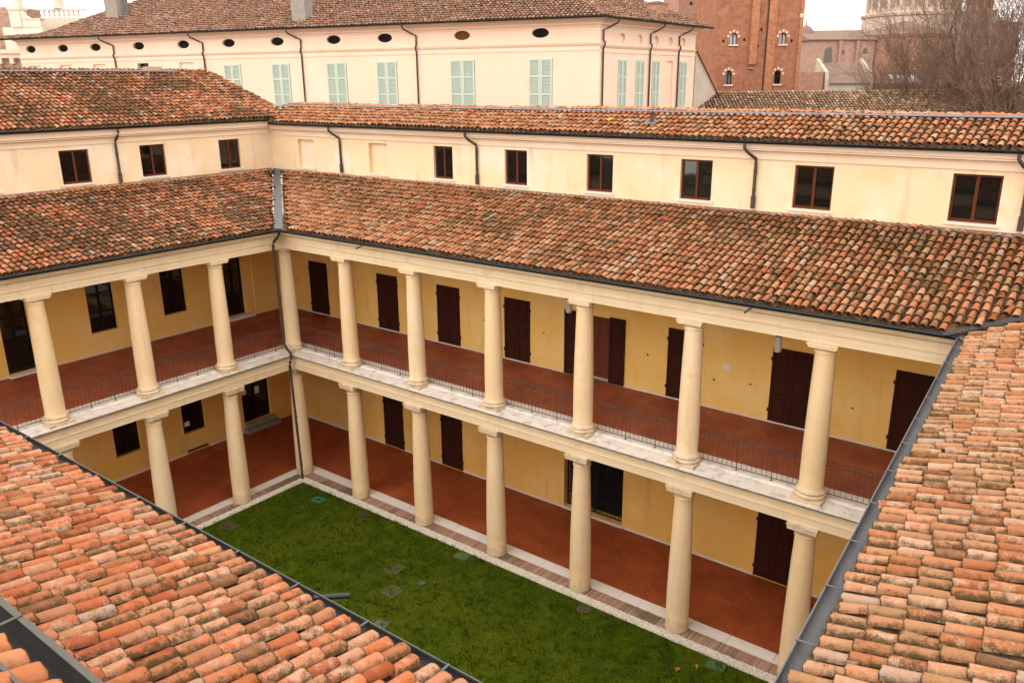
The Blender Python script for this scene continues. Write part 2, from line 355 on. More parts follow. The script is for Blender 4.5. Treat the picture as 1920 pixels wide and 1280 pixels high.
# grass blades
def grass():
    n = 150000
    x = rng.uniform(LX0-.035, 22.4, n); y = rng.uniform(-13.1, LY0+.035, n)
    k = (y > -1.6-.56*(x-1)-2.4) | (rng.random(n) < .25)
    x, y = x[k], y[k]; n = len(x)
    nc = 3200; m = 14; cx_ = np.repeat(rng.uniform(LX0, 22.3, nc), m); cy_ = np.repeat(rng.uniform(-13, LY0, nc), m)
    x = np.concatenate([x, np.maximum(cx_+rng.normal(0, .045, nc*m), LX0-.05)]); y = np.concatenate([y, np.minimum(cy_+rng.normal(0, .045, nc*m), LY0+.05)]); n0, n = n, len(x)
    a = rng.uniform(0, 2*math.pi, n); hgt = rng.uniform(.02, .06, n)*np.where(np.arange(n) >= n0, 1.9, 1.)*rng.choice([1, 1, 1, 1.5], n); wd = rng.uniform(.006, .014, n)
    lx, ly = rng.normal(0, .022, n), rng.normal(0, .022, n)
    V = np.zeros((n, 3, 3))
    V[:, 0] = np.stack([x-np.cos(a)*wd, y-np.sin(a)*wd, np.full(n, -.052)], 1); V[:, 1] = np.stack([x+np.cos(a)*wd, y+np.sin(a)*wd, np.full(n, -.052)], 1)
    V[:, 2] = np.stack([x+lx, y+ly, -.05+hgt], 1)
    me = bpy.data.meshes.new('grass'); me.vertices.add(3*n); me.vertices.foreach_set('co', V.ravel())
    me.loops.add(3*n); me.loops.foreach_set('vertex_index', np.arange(3*n, dtype=np.int32)); me.polygons.add(n)
    me.polygons.foreach_set('loop_start', np.arange(0, 3*n, 3, dtype=np.int32)); me.polygons.foreach_set('loop_total', np.full(n, 3, np.int32))
    me.update(calc_edges=True); me.materials.append(M['blade']); me.attributes.new('rnd', 'FLOAT', 'POINT').data.foreach_set('value', np.repeat(rng.random(n), 3))
    o = bpy.data.objects.new('grass', me); reg(o, (0, 0, 0), None); o['kind'] = 'stuff'
    tag(o, 'short dark green grass covering the courtyard lawn', 'grass')
grass()

# floors of the two ground-level galleries
mb = MB(); mb.box(WORLD, -5.3, 26, .57, 3.8, -.3, 0); mb.box(WORLD, -5.3, -.5, -14, .57, -.3, 0)
g = mb.build('gallery_floor', M['floor_low']); g['kind'] = 'structure'
# pale kerb slabs
kr = bpy.data.objects.new('kerb', None); reg(kr, (0, .3, 0), None); kr['kind'] = 'structure'
x = -.5
while x < 22.6:
    l = random.uniform(1.05, 1.5); mb = MB(); z = random.uniform(-.004, .006)
    mb.box(WORLD, x+.006, x+l-.006, .155, .564, -.28, .012+z); mb.build('slab', M['kerb'], kr); x += l
y = .145
while y > -13:
    l = random.uniform(1.05, 1.5); mb = MB(); z = random.uniform(-.004, .006)
    mb.box(WORLD, -.494, -.105, y-l+.006, y-.006, -.28, .012+z); mb.build('slab', M['kerb'], kr); y -= l
# brick edging (joined: each brick is about five pixels)
t = NT('edging_brick')
at = t.n('ShaderNodeAttribute'); at.attribute_name = 'rnd'
c = t.ramp(at.outputs['Fac'], [(0, (.30, .17, .115)), (.5, (.40, .235, .165)), (1, (.46, .30, .22))])
c = t.mix(t.math('MULTIPLY', t.rng(t.noise(.55, 3, .5), .47, .6), .75), c, t.mix(t.noise(9, 4, .7), (.10, .085, .03), (.22, .16, .085)))
M['edging'] = t.done(c, .9, t.noise(30, 4), .006, .5)
mb = MB(); rv = []
def ebrick(x0, x1, y0, y1):
    z = random.uniform(-.008, .006); mb.box(WORLD, x0, x1, y0, y1, -.2, -.012+z); r = random.random(); rv.extend([r]*8)
x = -.1
while x < 22.6:
    ebrick(x+.004, x+.062, -.265+random.uniform(-.004, .004), .145); x += .068
y = -.27
while y > -13:
    ebrick(-.095, .262+random.uniform(-.004, .004), y-.062, y-.004); y -= .068
o = mb.build('brick_edging', M['edging'], loc=(0, 0, -.2)); o['kind'] = 'stuff'; tag(o, 'strip of brown bricks on edge between pale kerb and gravel', 'brick edging')
o.data.attributes.new('rnd', 'FLOAT', 'POINT').data.foreach_set('value', rv)
# gravel
def gravel():
    n = 15000
    q = rng.random(n) < .62
    x = np.where(q, rng.uniform(.27, 22.6, n), rng.uniform(.265, .585, n)); y = np.where(q, rng.uniform(-.585, -.265, n), rng.uniform(-13, -.27, n))
    s = rng.uniform(.010, .024, n)
    base = np.array([(1, 0, 0), (0, 1, 0), (-1, 0, 0), (0, -1, 0), (0, 0, .75), (0, 0, -.75)], float)
    fs = np.array([(0, 1, 4), (1, 2, 4), (2, 3, 4), (3, 0, 4)])
    a = rng.uniform(0, 7, n); ca, sa = np.cos(a), np.sin(a); sx = rng.uniform(.8, 1.4, (n, 1))
    b = base[None]*s[:, None, None]*np.stack([sx[:, 0], np.ones(n), np.ones(n)], 1)[:, None]
    V = np.stack([b[..., 0]*ca[:, None]-b[..., 1]*sa[:, None]+x[:, None], b[..., 0]*sa[:, None]+b[..., 1]*ca[:, None]+y[:, None], b[..., 2]-.03+rng.uniform(-.006, .008, n)[:, None]], 2)
    Fc = (fs[None]+(np.arange(n)*6)[:, None, None]).reshape(-1, 3)
    me = bpy.data.meshes.new('gravel'); me.from_pydata(V.reshape(-1, 3).tolist(), [], Fc.tolist())
    me.attributes.new('rnd', 'FLOAT', 'POINT').data.foreach_set('value', np.repeat(rng.random(n), 6))
    t = NT('white_gravel'); at = t.n('ShaderNodeAttribute'); at.attribute_name = 'rnd'
    me.materials.append(t.done(t.ramp(at.outputs['Fac'], [(0, (.50, .44, .34)), (.3, (.72, .66, .54)), (.8, (.82, .77, .67)), (1, (.86, .84, .78))]), .85))
    o = bpy.data.objects.new('gravel', me); reg(o, (0, 0, 0), None); o['kind'] = 'stuff'; tag(o, 'narrow strip of white gravel edging the lawn', 'gravel')
    mb = MB(); mb.box(WORLD, .25, 22.6, -.585, -.194, -.3, -.04); mb.box(WORLD, .25, .582, -13, -.585, -.3, -.04)
    t = NT('gravel_bed'); o = mb.build('gravel_bed', t.done(t.mix(t.noise(60, 3), (.48, .42, .32), (.70, .63, .51)), .95)); o['kind'] = 'structure'
gravel()

# ------------------------------------------------------------------ roof tiles
def tile_mesh(name, mat, L=.39, w0=.082, w1=.062, h0=.070, h1=.052, th=.013, seg=7, chip=None):
    """cover tile: x across, y up the slope (wide end at y=0), z out of the roof"""
    v, f = [], []
    A = [math.pi*(k/seg) for k in range(seg+1)]
    def ring(y, w, h): return [(-w*math.cos(a), y, h*math.sin(a)) for a in A]
    R = [ring(0, w0, h0), ring(L, w1, h1), ring(0.002, w0-th, h0-th), ring(.10, w0-th-.004, h0-th-.004), ring(.020, w0*.99, h0*.99)]
    if chip is not None:
        e = chip.normal(0, .006, seg+1); k = chip.integers(0, seg+1); e[k] += abs(chip.normal(0, .022)); m = 1+chip.normal(0, .025, seg+1)
        for q in (0, 2, 4): R[q] = [(x*m[i], y+e[i], z*m[i]) for i, (x, y, z) in enumerate(R[q])]
    for r in R: v += r
    n = seg+1
    def band(i, j):
        for k in range(seg): f.append((i*n+k, i*n+k+1, j*n+k+1, j*n+k))
    band(0, 4); band(4, 1); band(2, 0); band(3, 2)
    me = bpy.data.meshes.new(name); me.from_pydata(v, [], f)
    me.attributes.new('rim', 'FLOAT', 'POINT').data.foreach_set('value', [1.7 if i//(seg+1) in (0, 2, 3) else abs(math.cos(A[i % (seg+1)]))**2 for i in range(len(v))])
    me.polygons.foreach_set('use_smooth', [True]*len(f)); me.set_sharp_from_angle(angle=RAD(50)); me.materials.append(mat); me.update()
    return me
_TM = {}; NVAR = 8
def tile_variants(mk):
    if mk not in _TM:
        g = np.random.default_rng(5); wn = -.003 if mk in ('tile_n', 'tile_nu', 'tile_w') else 0.
        _TM[mk] = [tile_mesh('tile_'+mk, M[mk], .39+.015*(i % 4-1.5), wn+.082+.004*(i % 3-1), 1.3*wn+.063+.003*(i % 2), .070+.005*((i*2) % 3-1), chip=g) for i in range(NVAR)]
    return _TM[mk]
def project(P):
    d = P-CAM; z = -(d@AX_B); return 960+FPX*(d@AX_R)/z, 640-FPX*(d@AX_U)/z, z

class Roof:
    def __init__(s, parent, name, O, U, V, u0, u1, v1, inside, mk, pitch=.19, expo=.315, new_rows=0, lumps=.01, jig=1., seed=1, scale=1.):
        s.parent, s.name, s.mk, s.scale = parent, name, mk, scale
        O, U, V = (np.array(a, float) for a in (O, U, V)); N = np.cross(U, V); N /= np.linalg.norm(N)
        if N[2] < 0: N = -N
        s.O, s.U, s.V, s.N, s.u0, s.u1, s.v1, s.pitch, s.inside = O, U, V, N, u0, u1, v1, pitch, inside
        g = np.random.default_rng(seed)
        us = np.arange(u0+pitch/2, u1, pitch); vs = np.arange(0, v1-.05, expo)
        uu, vv = np.meshgrid(us, vs); top = np.zeros(uu.shape, bool)
        if new_rows: top[-new_rows:, :] = True
        colj = g.normal(0, .005*jig, len(us)); 
        uu = uu+colj[None]+g.normal(0, .007*jig, uu.shape); vv = vv+g.normal(0, .018*jig, vv.shape)+g.normal(0, .02*jig, len(us))[None]
        k = inside(uu, vv); s.u, s.v, s.top = uu[k], vv[k], top[k]; n = len(s.u)
        bow = lumps*(np.sin(s.u*.9+seed)+np.sin(s.v*1.7+s.u*.35))
        s.h = .012+bow+g.normal(0, .005*jig, n)
        s.P = O+s.u[:, None]*U+s.v[:, None]*V+s.h[:, None]*N
        yaw, pit, rol = g.normal(0, .022*jig, n), -.070+g.normal(0, .012*jig, n), g.normal(0, .05*jig, n)
        odd = g.random(n) < .025; yaw[odd] += g.normal(0, .10, odd.sum()); rol[odd] += g.normal(0, .12, odd.sum())
        # local basis, small angles: tail lifted (pit) so each tile rides on the one below
        X = U[None]+yaw[:, None]*V-rol[:, None]*N; Y = V[None]-yaw[:, None]*U+pit[:, None]*N
        X /= np.linalg.norm(X, axis=1)[:, None]; Y -= (Y*X).sum(1)[:, None]*X; Y /= np.linalg.norm(Y, axis=1)[:, None]
        Z = np.cross(X, Y); flip = (Z@N) < 0; X[flip] *= -1; Z[flip] *= -1
        s.B = np.stack([X, Y, Z], 2); s.P = s.P+.022*N
        s.var = g.integers(0, NVAR, n); s.rnd = g.random(n)
        x, y, z = project(s.P); s.dist = np.where((x > -30) & (x < 1950) & (y > -30) & (y < 1310) & (z > 0), z, 1e6+z)
        s.sheet()
    def sheet(s):
        """channel-tile bed under the cover tiles: one corrugated sheet, clipped by column"""
        mb = MB(); p = s.pitch; k = 6
        cols = np.arange(s.u0, s.u1-.001, p)
        for c in cols:
            vs = np.arange(0, s.v1+.001, s.v1/60); m = s.inside(np.full(len(vs), c+p/2), vs)
            if not m.any(): continue
            va, vb = vs[m].min()-.03, vs[m].max()+(s.v1/60 if m[-1] else .12)
            pts = []
            for i in range(k+1):
                f = i/k; zz = .028-.055*math.cos((f-.5)*2*math.pi)*.5-.0225
                pts.append((c+p*f, -zz))
            # concave between the cover tiles (columns meet under the covers)
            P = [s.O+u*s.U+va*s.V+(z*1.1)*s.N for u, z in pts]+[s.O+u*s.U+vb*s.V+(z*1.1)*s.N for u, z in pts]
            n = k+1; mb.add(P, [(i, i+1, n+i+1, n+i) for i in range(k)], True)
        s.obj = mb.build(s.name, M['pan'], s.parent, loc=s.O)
    def make(s, idx_ind, tri_name='tile'):
        par = s.obj; pl = WL[par.name]
        ind = np.zeros(len(s.u), bool); ind[idx_ind] = True
        for i in np.nonzero(ind)[0]:
            mk = 'tile_new' if s.top[i] else s.mk
            o = bpy.data.objects.new('tile', tile_variants(mk)[s.var[i]]); COL.objects.link(o)
            B = s.B[i]*s.scale; P = s.P[i]-np.array(pl); o.parent = par
            o.matrix_local = Matrix([[*B[0], P[0]], [*B[1], P[1]], [*B[2], P[2]], [0, 0, 0, 1]])
        rest = ~ind
        for sel, mk in ((rest & ~s.top, s.mk), (rest & s.top, 'tile_new')):
            ids = np.nonzero(sel)[0]
            if not len(ids): continue
            VV, FF, RR, RM, off = [], [], [], [], 0
            for k in range(NVAR):
                q = ids[s.var[ids] == k]
                if not len(q): continue
                me = tile_variants(mk)[k]; nv = len(me.vertices); co = np.zeros(nv*3); me.vertices.foreach_get('co', co); co = co.reshape(-1, 3)*s.scale
                fa = np.array([tuple(p.vertices) for p in me.polygons])
                W = np.einsum('nij,vj->nvi', s.B[q], co)+s.P[q][:, None]-np.array(pl)
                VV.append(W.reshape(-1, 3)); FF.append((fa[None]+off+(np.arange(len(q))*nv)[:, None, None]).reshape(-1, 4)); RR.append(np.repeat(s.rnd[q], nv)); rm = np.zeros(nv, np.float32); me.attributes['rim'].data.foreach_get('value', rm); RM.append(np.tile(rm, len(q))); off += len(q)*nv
            V = np.concatenate(VV); Fc = np.concatenate(FF)
            me = bpy.data.meshes.new('tile_field'); me.from_pydata(V.tolist(), [], Fc.tolist())
            me.polygons.foreach_set('use_smooth', [True]*len(Fc)); me.set_sharp_from_angle(angle=RAD(50)); me.materials.append(M[mk])
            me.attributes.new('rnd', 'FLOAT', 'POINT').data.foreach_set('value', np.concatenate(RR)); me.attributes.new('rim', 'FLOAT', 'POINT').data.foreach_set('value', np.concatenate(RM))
            o = bpy.data.objects.new('tile_field', me); COL.objects.link(o); o.parent = par; o['kind'] = 'stuff'
def finish_roofs(roofs, n=300):
    d = np.concatenate([r.dist for r in roofs]); w = np.concatenate([np.full(len(r.dist), i) for i, r in enumerate(roofs)]); k = np.concatenate([np.arange(len(r.dist)) for r in roofs])
    o = np.argsort(d)[:n]; o = o[d[o] < 1e6]
    for i, r in enumerate(roofs): r.make(k[o[w[o] == i]])

def half_pipe(mb, F, u0, u1, d, z, r, m0=0., m1=0., th=.008, seg=8):
    pts = [(d+r*math.cos(a), z+r*math.sin(a)) for a in [math.pi*(1+k/seg) for k in range(seg+1)]]
    pts += [(d+(r-th)*math.cos(a), z+(r-th)*math.sin(a)) for a in [math.pi*(2-k/seg) for k in range(seg+1)]]
    mb.prof(F, pts, u0, u1, True, m0, m1)
    mb.prof(F, [(d+r+.012*math.cos(a), z+.012*math.sin(a)) for a in [2*math.pi*k/6 for k in range(6)]], u0, u1, True, m0, m1)

# ------------------------------------------------------------------ wings
north = thing('north_wing', 'long two-storey arcaded wing across the courtyard with seven columns per gallery', 'building wing', (11, 2, 0), 'courtyard wings')
west = thing('west_wing', 'arcaded wing on the left with dark mossy tiled roofs', 'building wing', (-3, -6, 0), 'courtyard wings')
south = thing('south_wing', 'near wing at bottom left, only its red-orange tiled roof seen', 'building wing', (16, -16, 0), 'courtyard wings')
east = thing('east_wing', 'near wing at right, only its tan tiled roof and grey gutter seen', 'building wing', (25, -6, 0), 'courtyard wings')
FN = Frame((0, 3.8, 0), (1, 0, 0), (0, -1, 0))     # back wall of north gallery / north upper wall
FW = Frame((-5.3, 0, 0), (0, 1, 0), (1, 0, 0))
FNc = Frame((0, 0, 0), (1, 0, 0), (0, -1, 0))      # north column line
FWc = Frame((0, 0, 0), (0, 1, 0), (1, 0, 0))       # west column line

def window(F, parent, a, b, c, d, dep, fm, gm='glass', sill=True, mull=1, trans=0, fw=.06, sillmat='sill', name='window', lbl=None):
    mb = MB(); x0, x1 = -dep+.012, -dep+.06
    mb.box(F, a+.003, a+fw, x0, x1, c+.003, d-.003); mb.box(F, b-fw, b-.003, x0, x1, c+.003, d-.003)
    mb.box(F, a+fw, b-fw, x0, x1, c+.003, c+fw*1.2); mb.box(F, a+fw, b-fw, x0, x1, d-fw, d-.003)
    us = [a+fw]
    for i in range(mull):
        u = a+(b-a)*(i+1)/(mull+1); mb.box(F, u-fw*.6, u+fw*.6, x0+.001, x1+.006, c+fw*1.2, d-fw); us += [u-fw*.6, u+fw*.6]
    us.append(b-fw)
    zs = [c+fw*1.2]
    for i in range(trans):
        z = c+(d-c)*(i+1)/(trans+1)
        for j in range(0, len(us), 2): mb.box(F, us[j], us[j+1], x0+.002, x1-.004, z-.018, z+.018)
    o = mb.build(name, M[fm], parent)
    if lbl: o['label'] = lbl
    for j in range(0, len(us), 2):
        g = MB(); u_a, u_b, z_a, z_b = us[j]-.01, us[j+1]+.01, c+fw, d-fw+.01; q = [x0+.018+random.uniform(-.006, .006) for _ in range(4)]
        P = [F(u_a, q[0], z_a), F(u_b, q[1], z_a), F(u_b, q[1]+q[3]-q[0], z_b), F(u_a, q[3], z_b)]; P += [p-F.n*.006 for p in P]
        g.add(P, [(0, 1, 2, 3), (7, 6, 5, 4), (0, 4, 5, 1), (1, 5, 6, 2), (2, 6, 7, 3), (3, 7, 4, 0)]); g.build('pane', M[gm], o)
    if sill:
        g = MB(); g.box(F, a-.07, b+.07, -dep+.065, .055, c-.065, c-.003); g.build('sill', M[sillmat], o)
    return o

def leaf(mb, F, a, b, c, d, x0, x1, rows=3):
    """panelled shutter leaf: stiles and rails round recessed panels with raised fields"""
    st = .075; xm = x0+(x1-x0)*.45
    mb.box(F, a, a+st, x0, x1, c, d); mb.box(F, b-st, b, x0, x1, c, d)
    zs = [c]+[c+(d-c)*f for f in ((.36, .62) if rows == 3 else (.5,))]+[d]
    for i, z in enumerate(zs):
        z0, z1 = (z, z+.09) if i == 0 else ((z-.09, z) if i == len(zs)-1 else (z-.045, z+.045))
        mb.box(F, a+st, b-st, x0, x1-.002, z0, z1)
    mb.box(F, a+st, b-st, x0, xm, c+.09, d-.09)
    lo = [c+.09]+[z+.045 for z in zs[1:-1]]; hi = [z-.045 for z in zs[1:-1]]+[d-.09]
    for p, q in zip(lo, hi): mb.box(F, a+st+.045, b-st-.045, xm, x1-.008, p+.05, q-.05)
def door(F, parent, a, b, c, d, proud=.03, label=None):
    mb = MB(); mb.box(F, a+.005, b-.005, -.115, -.06, c, d-.005); o = mb.build('door', M['door'], parent)
    m = (a+b)/2
    for p, q in ((a, m-.004), (m+.004, b)):
        g = MB(); leaf(g, F, p, q, c+.01, d, -.02, proud); g.build('door_leaf', M['door'], o)
    for u in (a-.015, b+.015):
        for z in (c+.35, d-.35):
            g = MB(); g.box(F, u-.02, u+.02, .002, proud+.012, z-.05, z+.05); g.build('hinge', M['grille'], o)
    if label: o['label'] = label
    return o

# --- north wing walls
UPD = [(-3.5, -2.33), (.76, 1.92), (4.06, 5.20), (7.36, 8.50), (13.90, 15.05), (17.25, 18.41), (20.59, 21.75)]
GZ0 = 5.25
holes = [(a, b, GZ0+.04, 7.58, .12) for a, b in UPD]+[(10.60, 11.76, GZ0+.02, 7.50, .28)]
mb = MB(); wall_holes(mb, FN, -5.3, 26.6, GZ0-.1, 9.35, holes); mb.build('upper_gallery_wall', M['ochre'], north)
for a, b in UPD: door(FN, north, a, b, GZ0+.045, 7.58)
# open door: red inner door, two shutter leaves folded back flat on the wall
mb = MB(); mb.box(FN, 10.605, 11.755, -.275, -.22, GZ0+.06, 7.495); o = mb.build('door', M['inner_door'], north); o['label'] = 'red-brown inner door between open shutters'
for p, q in ((10.62, 11.175), (11.185, 11.74)):
    g = MB(); leaf(g, FN, p, q, GZ0+.07, 7.48, -.222, -.19); g.build('door_leaf', M['inner_door'], o)
g = MB(); g.lathe(FN(11.05, -.165, 6.33), [(.02, -.02), (.03, 0), (.02, .02)], 8); g.build('handle', M['zinc'], o)
for p, q in ((9.99, 10.575), (11.775, 12.36)):
    g = MB(); leaf(g, FN, p, q, GZ0+.03, 7.56, .012, .062); g.build('open_shutter', M['door'], o)
g = MB(); g.box(FN, 10.61, 11.75, -.215, .02, GZ0+.004, GZ0+.05); g.build('doorstep', M['sill'], o)
LOD = [(.72, 1.86), (4.03, 5.14), (17.24, 18.42)]
holes = [(a, b, .03, 2.36, .12) for a, b in LOD]+[(10.02, 12.46, .10, 2.5, .5)]
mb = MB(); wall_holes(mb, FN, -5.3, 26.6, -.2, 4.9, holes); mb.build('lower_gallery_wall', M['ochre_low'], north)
for a, b in LOD: door(FN, north, a, b, .035, 2.36)
# gateway with iron lattice gate
mb = MB()
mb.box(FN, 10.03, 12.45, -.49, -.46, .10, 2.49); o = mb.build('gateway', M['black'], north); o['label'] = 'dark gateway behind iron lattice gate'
for p, q in ((10.06, 11.22), (11.26, 12.42)):
    g = MB()
    for u in (p, q-.035): g.box(FN, u, u+.035, -.2, -.165, .13, 2.48)
    for z in (.13, .62, 2.44): g.box(FN, p+.035, q-.035, -.198, -.168, z, z+.035)
    for k in range(1, 10): g.box(FN, p+k*(q-p)/10-.008, p+k*(q-p)/10+.008, -.19, -.174, .655, 2.44)
    n = 7
    for k in range(n):
        u0 = p+.035+k*(q-p-.07)/n; u1 = u0+(q-p-.07)/n
        g.tube([FN(u0, -.182, .165), FN(u1, -.182, .62)], .007, 4); g.tube([FN(u1, -.176, .165), FN(u0, -.176, .62)], .007, 4)
    g.build('gate_leaf', M['grille'], o)
g = MB(); g.box(FN, 9.99, 12.52, -.45, .06, .012, .095); g.build('threshold', M['sill'], o)
# skirting strips
mb = MB(); mb.box(FN, -5.28, 26, .002, .02, GZ0+.002, GZ0+.055)
mb.build('skirting', M['sill'], north)
for a, b in ((-5.28, .70), (1.88, 4.01), (5.16, 9.97), (12.54, 17.22), (18.44, 26)):
    mb = MB(); mb.box(FN, a, b, .002, .02, .002, .085); mb.build('skirting', M['sill'], north)

# --- north upper storey
NW_ = [(4.14, 5.06), (7.43, 8.38), (10.74, 11.71), (14.01, 15.01), (17.38, 18.42), (21.24, 22.31)]
BL = [(-3.55, -2.52), (.73, 1.73)]
holes = [(a, b, 11.585, 12.74, .15) for a, b in NW_]+[(a, b, 11.56, 12.72, .16) for a, b in BL]
mb = MB(); wall_holes(mb, FN, -5.3, 30, 11.2, 12.85, holes); mb.build('upper_wall', M['cream'], north)
for a, b in NW_: window(FN, north, a, b, 11.585, 12.74, .15, 'frame')
for a, b in BL:
    g = MB(); g.box(FN, a-.06, b+.06, .003, .05, 11.50, 11.557); g.build('sill', M['sill'], north)
g = MB(); g.prof(FN, [(0.0, 12.85), (.05, 12.85), (.05, 13.06), (.09, 13.085), (.24, 13.10), (.24, 13.13), (.27, 13.15), (.27, 13.27), (.32, 13.29), (.32, 13.33), (0, 13.33)], -5.3, 30, True, 1.0, 0)
g.build('upper_cornice', M['cornice'], north)
# flashing at foot of upper wall
g = MB(); g.prof(FN, [(.003, 11.30), (.12, 11.29), (.13, 11.345), (.03, 11.43), (.003, 11.43)], -5.25, 30); g.build('flashing', M['concrete'], north)

# --- west wing walls
WU = [(-8.05, -7.10, 5.33, 8.3), (-5.03, -3.99, 6.08, 8.25), (-2.10, -1.06, 6.12, 8.25), (.72, 1.66, 5.40, 8.3)]
holes = [(a, b, c, d, .22) for a, b, c, d in WU]
mb = MB(); wall_holes(mb, FW, -14, 3.8, GZ0-.1, 9.35, holes); mb.build('upper_gallery_wall', M['ochre'], west)
g = MB(); g.box(FW, 2.10, 3.79, .002, .07, GZ0+.002, 9.3); g.build('pilaster', M['ochre'], west)
window(FW, west, *WU[1], .22, 'dark_frame', sill=False, trans=2); window(FW, west, *WU[2], .22, 'dark_frame', sill=False, trans=2)
for i in (0, 3):
    window(FW, west, *WU[i], .22, 'dark_frame', sill=False, trans=2, name='glazed_door')
    g = MB(); g.box(FW, WU[i][0]-.05, WU[i][1]+.3, .002, .22, GZ0+.002, WU[i][2]-.01); g.build('doorstep', M['sill'], west)
WLo = [(-4.88, -3.83, .95, 2.45), (-1.97, -.92, .90, 2.45), (.93, 2.40, .40, 2.5)]
holes = [(a, b, c, d, .22) for a, b, c, d in WLo]+[(-1.94, -.87, -.02+.03, .17, .2)]
mb = MB(); wall_holes(mb, FW, -14, 3.8, -.2, 4.9, holes); mb.build('lower_gallery_wall', M['ochre_low'], west)
for i in (0, 1): window(FW, west, *WLo[i], .22, 'dark_frame', sill=False, trans=1)
window(FW, west, *WLo[2], .22, 'dark_frame', sill=False, name='glazed_door')
g = MB(); g.box(FW, -1.93, -.88, -.195, -.16, .012, .168); g.build('vent_slot', M['black'], west)
g = MB(); g.box(FW, .85, 2.6, .002, .36, .002, .2); g.box(FW, .9, 2.5, .002, .16, .202, .39); g.build('doorstep', M['chim'], west)
for a, b, z, z1 in ((-13.9, .65, GZ0+.002, GZ0+.055), (-13.9, -1.96, .002, .085), (-.85, .84, .002, .085)):
    g = MB(); g.box(FW, a, b, .002, .02, z, z1); g.build('skirting', M['sill'], west)
# --- west upper storey
WW = [(-8.2, -7.2), (-5.14, -4.09), (-2.18, -1.16), (1.20, 2.18)]
holes = [(a, b, 11.60, 12.77, .15) for a, b in WW]
mb = MB(); wall_holes(mb, FW, -14, 3.8, 11.2, 12.95, holes); mb.build('upper_wall', M['cream'], west)
for a, b in WW: window(FW, west, a, b, 11.60, 12.77, .15, 'frame')
g = MB(); g.prof(FW, [(0, 12.93), (.05, 12.93), (.05, 13.12), (.09, 13.145), (.22, 13.16), (.22, 13.19), (.27, 13.22), (.27, 13.41), (.32, 13.43), (.32, 13.48), (0, 13.48)], -14, 3.8, True, 0, -1.0)
g.build('upper_cornice', M['cornice'], west)
g = MB(); g.prof(FW, [(.003, 11.34), (.12, 11.33), (.13, 11.385), (.03, 11.47), (.003, 11.47)], -14, 3.6); g.build('flashing', M['concrete'], west)

# --- gallery decks, ceilings and entablatures
def deck(parent, F, wall_d, u0, u1, m0, m1):
    """deck slab behind the column line; d outwards, so the deck runs to negative d"""
    g = MB(); g.prof(F, [(-.622, GZ0-.05), (wall_d, GZ0-.05), (wall_d, GZ0), (-.622, GZ0)], u0, u1, True, m0, m1); g.build('gallery_floor', M['floor_up'], parent)
    g = MB(); g.prof(F, [(-.30, 4.82), (wall_d, 4.82), (wall_d, GZ0-.06), (-.30, GZ0-.06)], u0, u1, True, m0, m1); g.build('lower_ceiling', M['ochre'], parent)
    g = MB(); g.prof(F, [(-.28, 9.34), (wall_d, 9.34), (wall_d, 9.42), (-.28, 9.42)], u0, u1, True, m0, m1); g.build('upper_ceiling', M['ochre'], parent)
    lo = [(-.30, 4.55), (.29, 4.55), (.29, 4.655), (.305, 4.66), (.305, 4.765), (.335, 4.785), (.335, 4.815), (.30, 4.82), (.30, 5.03), (.345, 5.06), (.37, 5.10), (.43, 5.115), (.43, 5.135), (-.30, 5.135)]
    g = MB(); g.prof(F, lo, u0, u1, True, m0, m1); g.build('lower_entablature', M['beam'], parent)
    g = MB(); g.prof(F, [(-.27, 5.137), (.455, 5.137), (.455, 5.18), (-.06, 5.205), (-.08, 5.235), (-.12, 5.25), (-.27, 5.255)], u0, u1, True, m0, m1); g.build('gallery_ledge', M['ledge'], parent)
    g = MB(); g.prof(F, [(.44, 5.118), (.462, 5.118), (.462, 5.147), (.44, 5.134)], u0, u1, True, m0, m1); g.build('ledge_edge_strip', M['ledge_dark'], parent)  # thin dark strip along the outer edge of the ledge
    g = MB(); g.prof(F, [(-.62, 5.137), (-.273, 5.137), (-.273, GZ0+.012), (-.62, GZ0+.012)], u0, u1, True, m0, m1); g.build('floor_border', M['kerb'], parent)
    up = [(-.28, 9.20), (.27, 9.20), (.27, 9.30), (.285, 9.305), (.285, 9.42), (.32, 9.44), (.32, 9.465), (.28, 9.47), (.28, 9.66), (.33, 9.69), (.35, 9.74), (.50, 9.77), (.50, 9.84), (.54, 9.86), (.56, 9.93), (-.28, 9.93)]
    g = MB(); g.prof(F, up, u0, u1, True, m0, m1); g.build('upper_entablature', M['beam'], parent)
# mitre at the inner corner (0,0): north runs along +x with d=-y, so its corner end obeys x = d
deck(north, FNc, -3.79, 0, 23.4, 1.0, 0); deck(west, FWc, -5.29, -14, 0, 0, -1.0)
# beam-end plaques (triglyph-like blocks) above each column
def plaque(parent, F, u):
    for z0, z1, dd in ((4.83, 5.025, .30), (9.475, 9.655, .28)):
        g = MB()
        for k in (-1, 0, 1): g.box(F, u+k*.085-.034, u+k*.085+.034, dd-.01, dd+.014, z0, z1)
        g.box(F, u-.13, u+.13, dd-.01, dd+.02, z0-.055, z0-.012)
        g.build('frieze_block', M['beam'], parent)

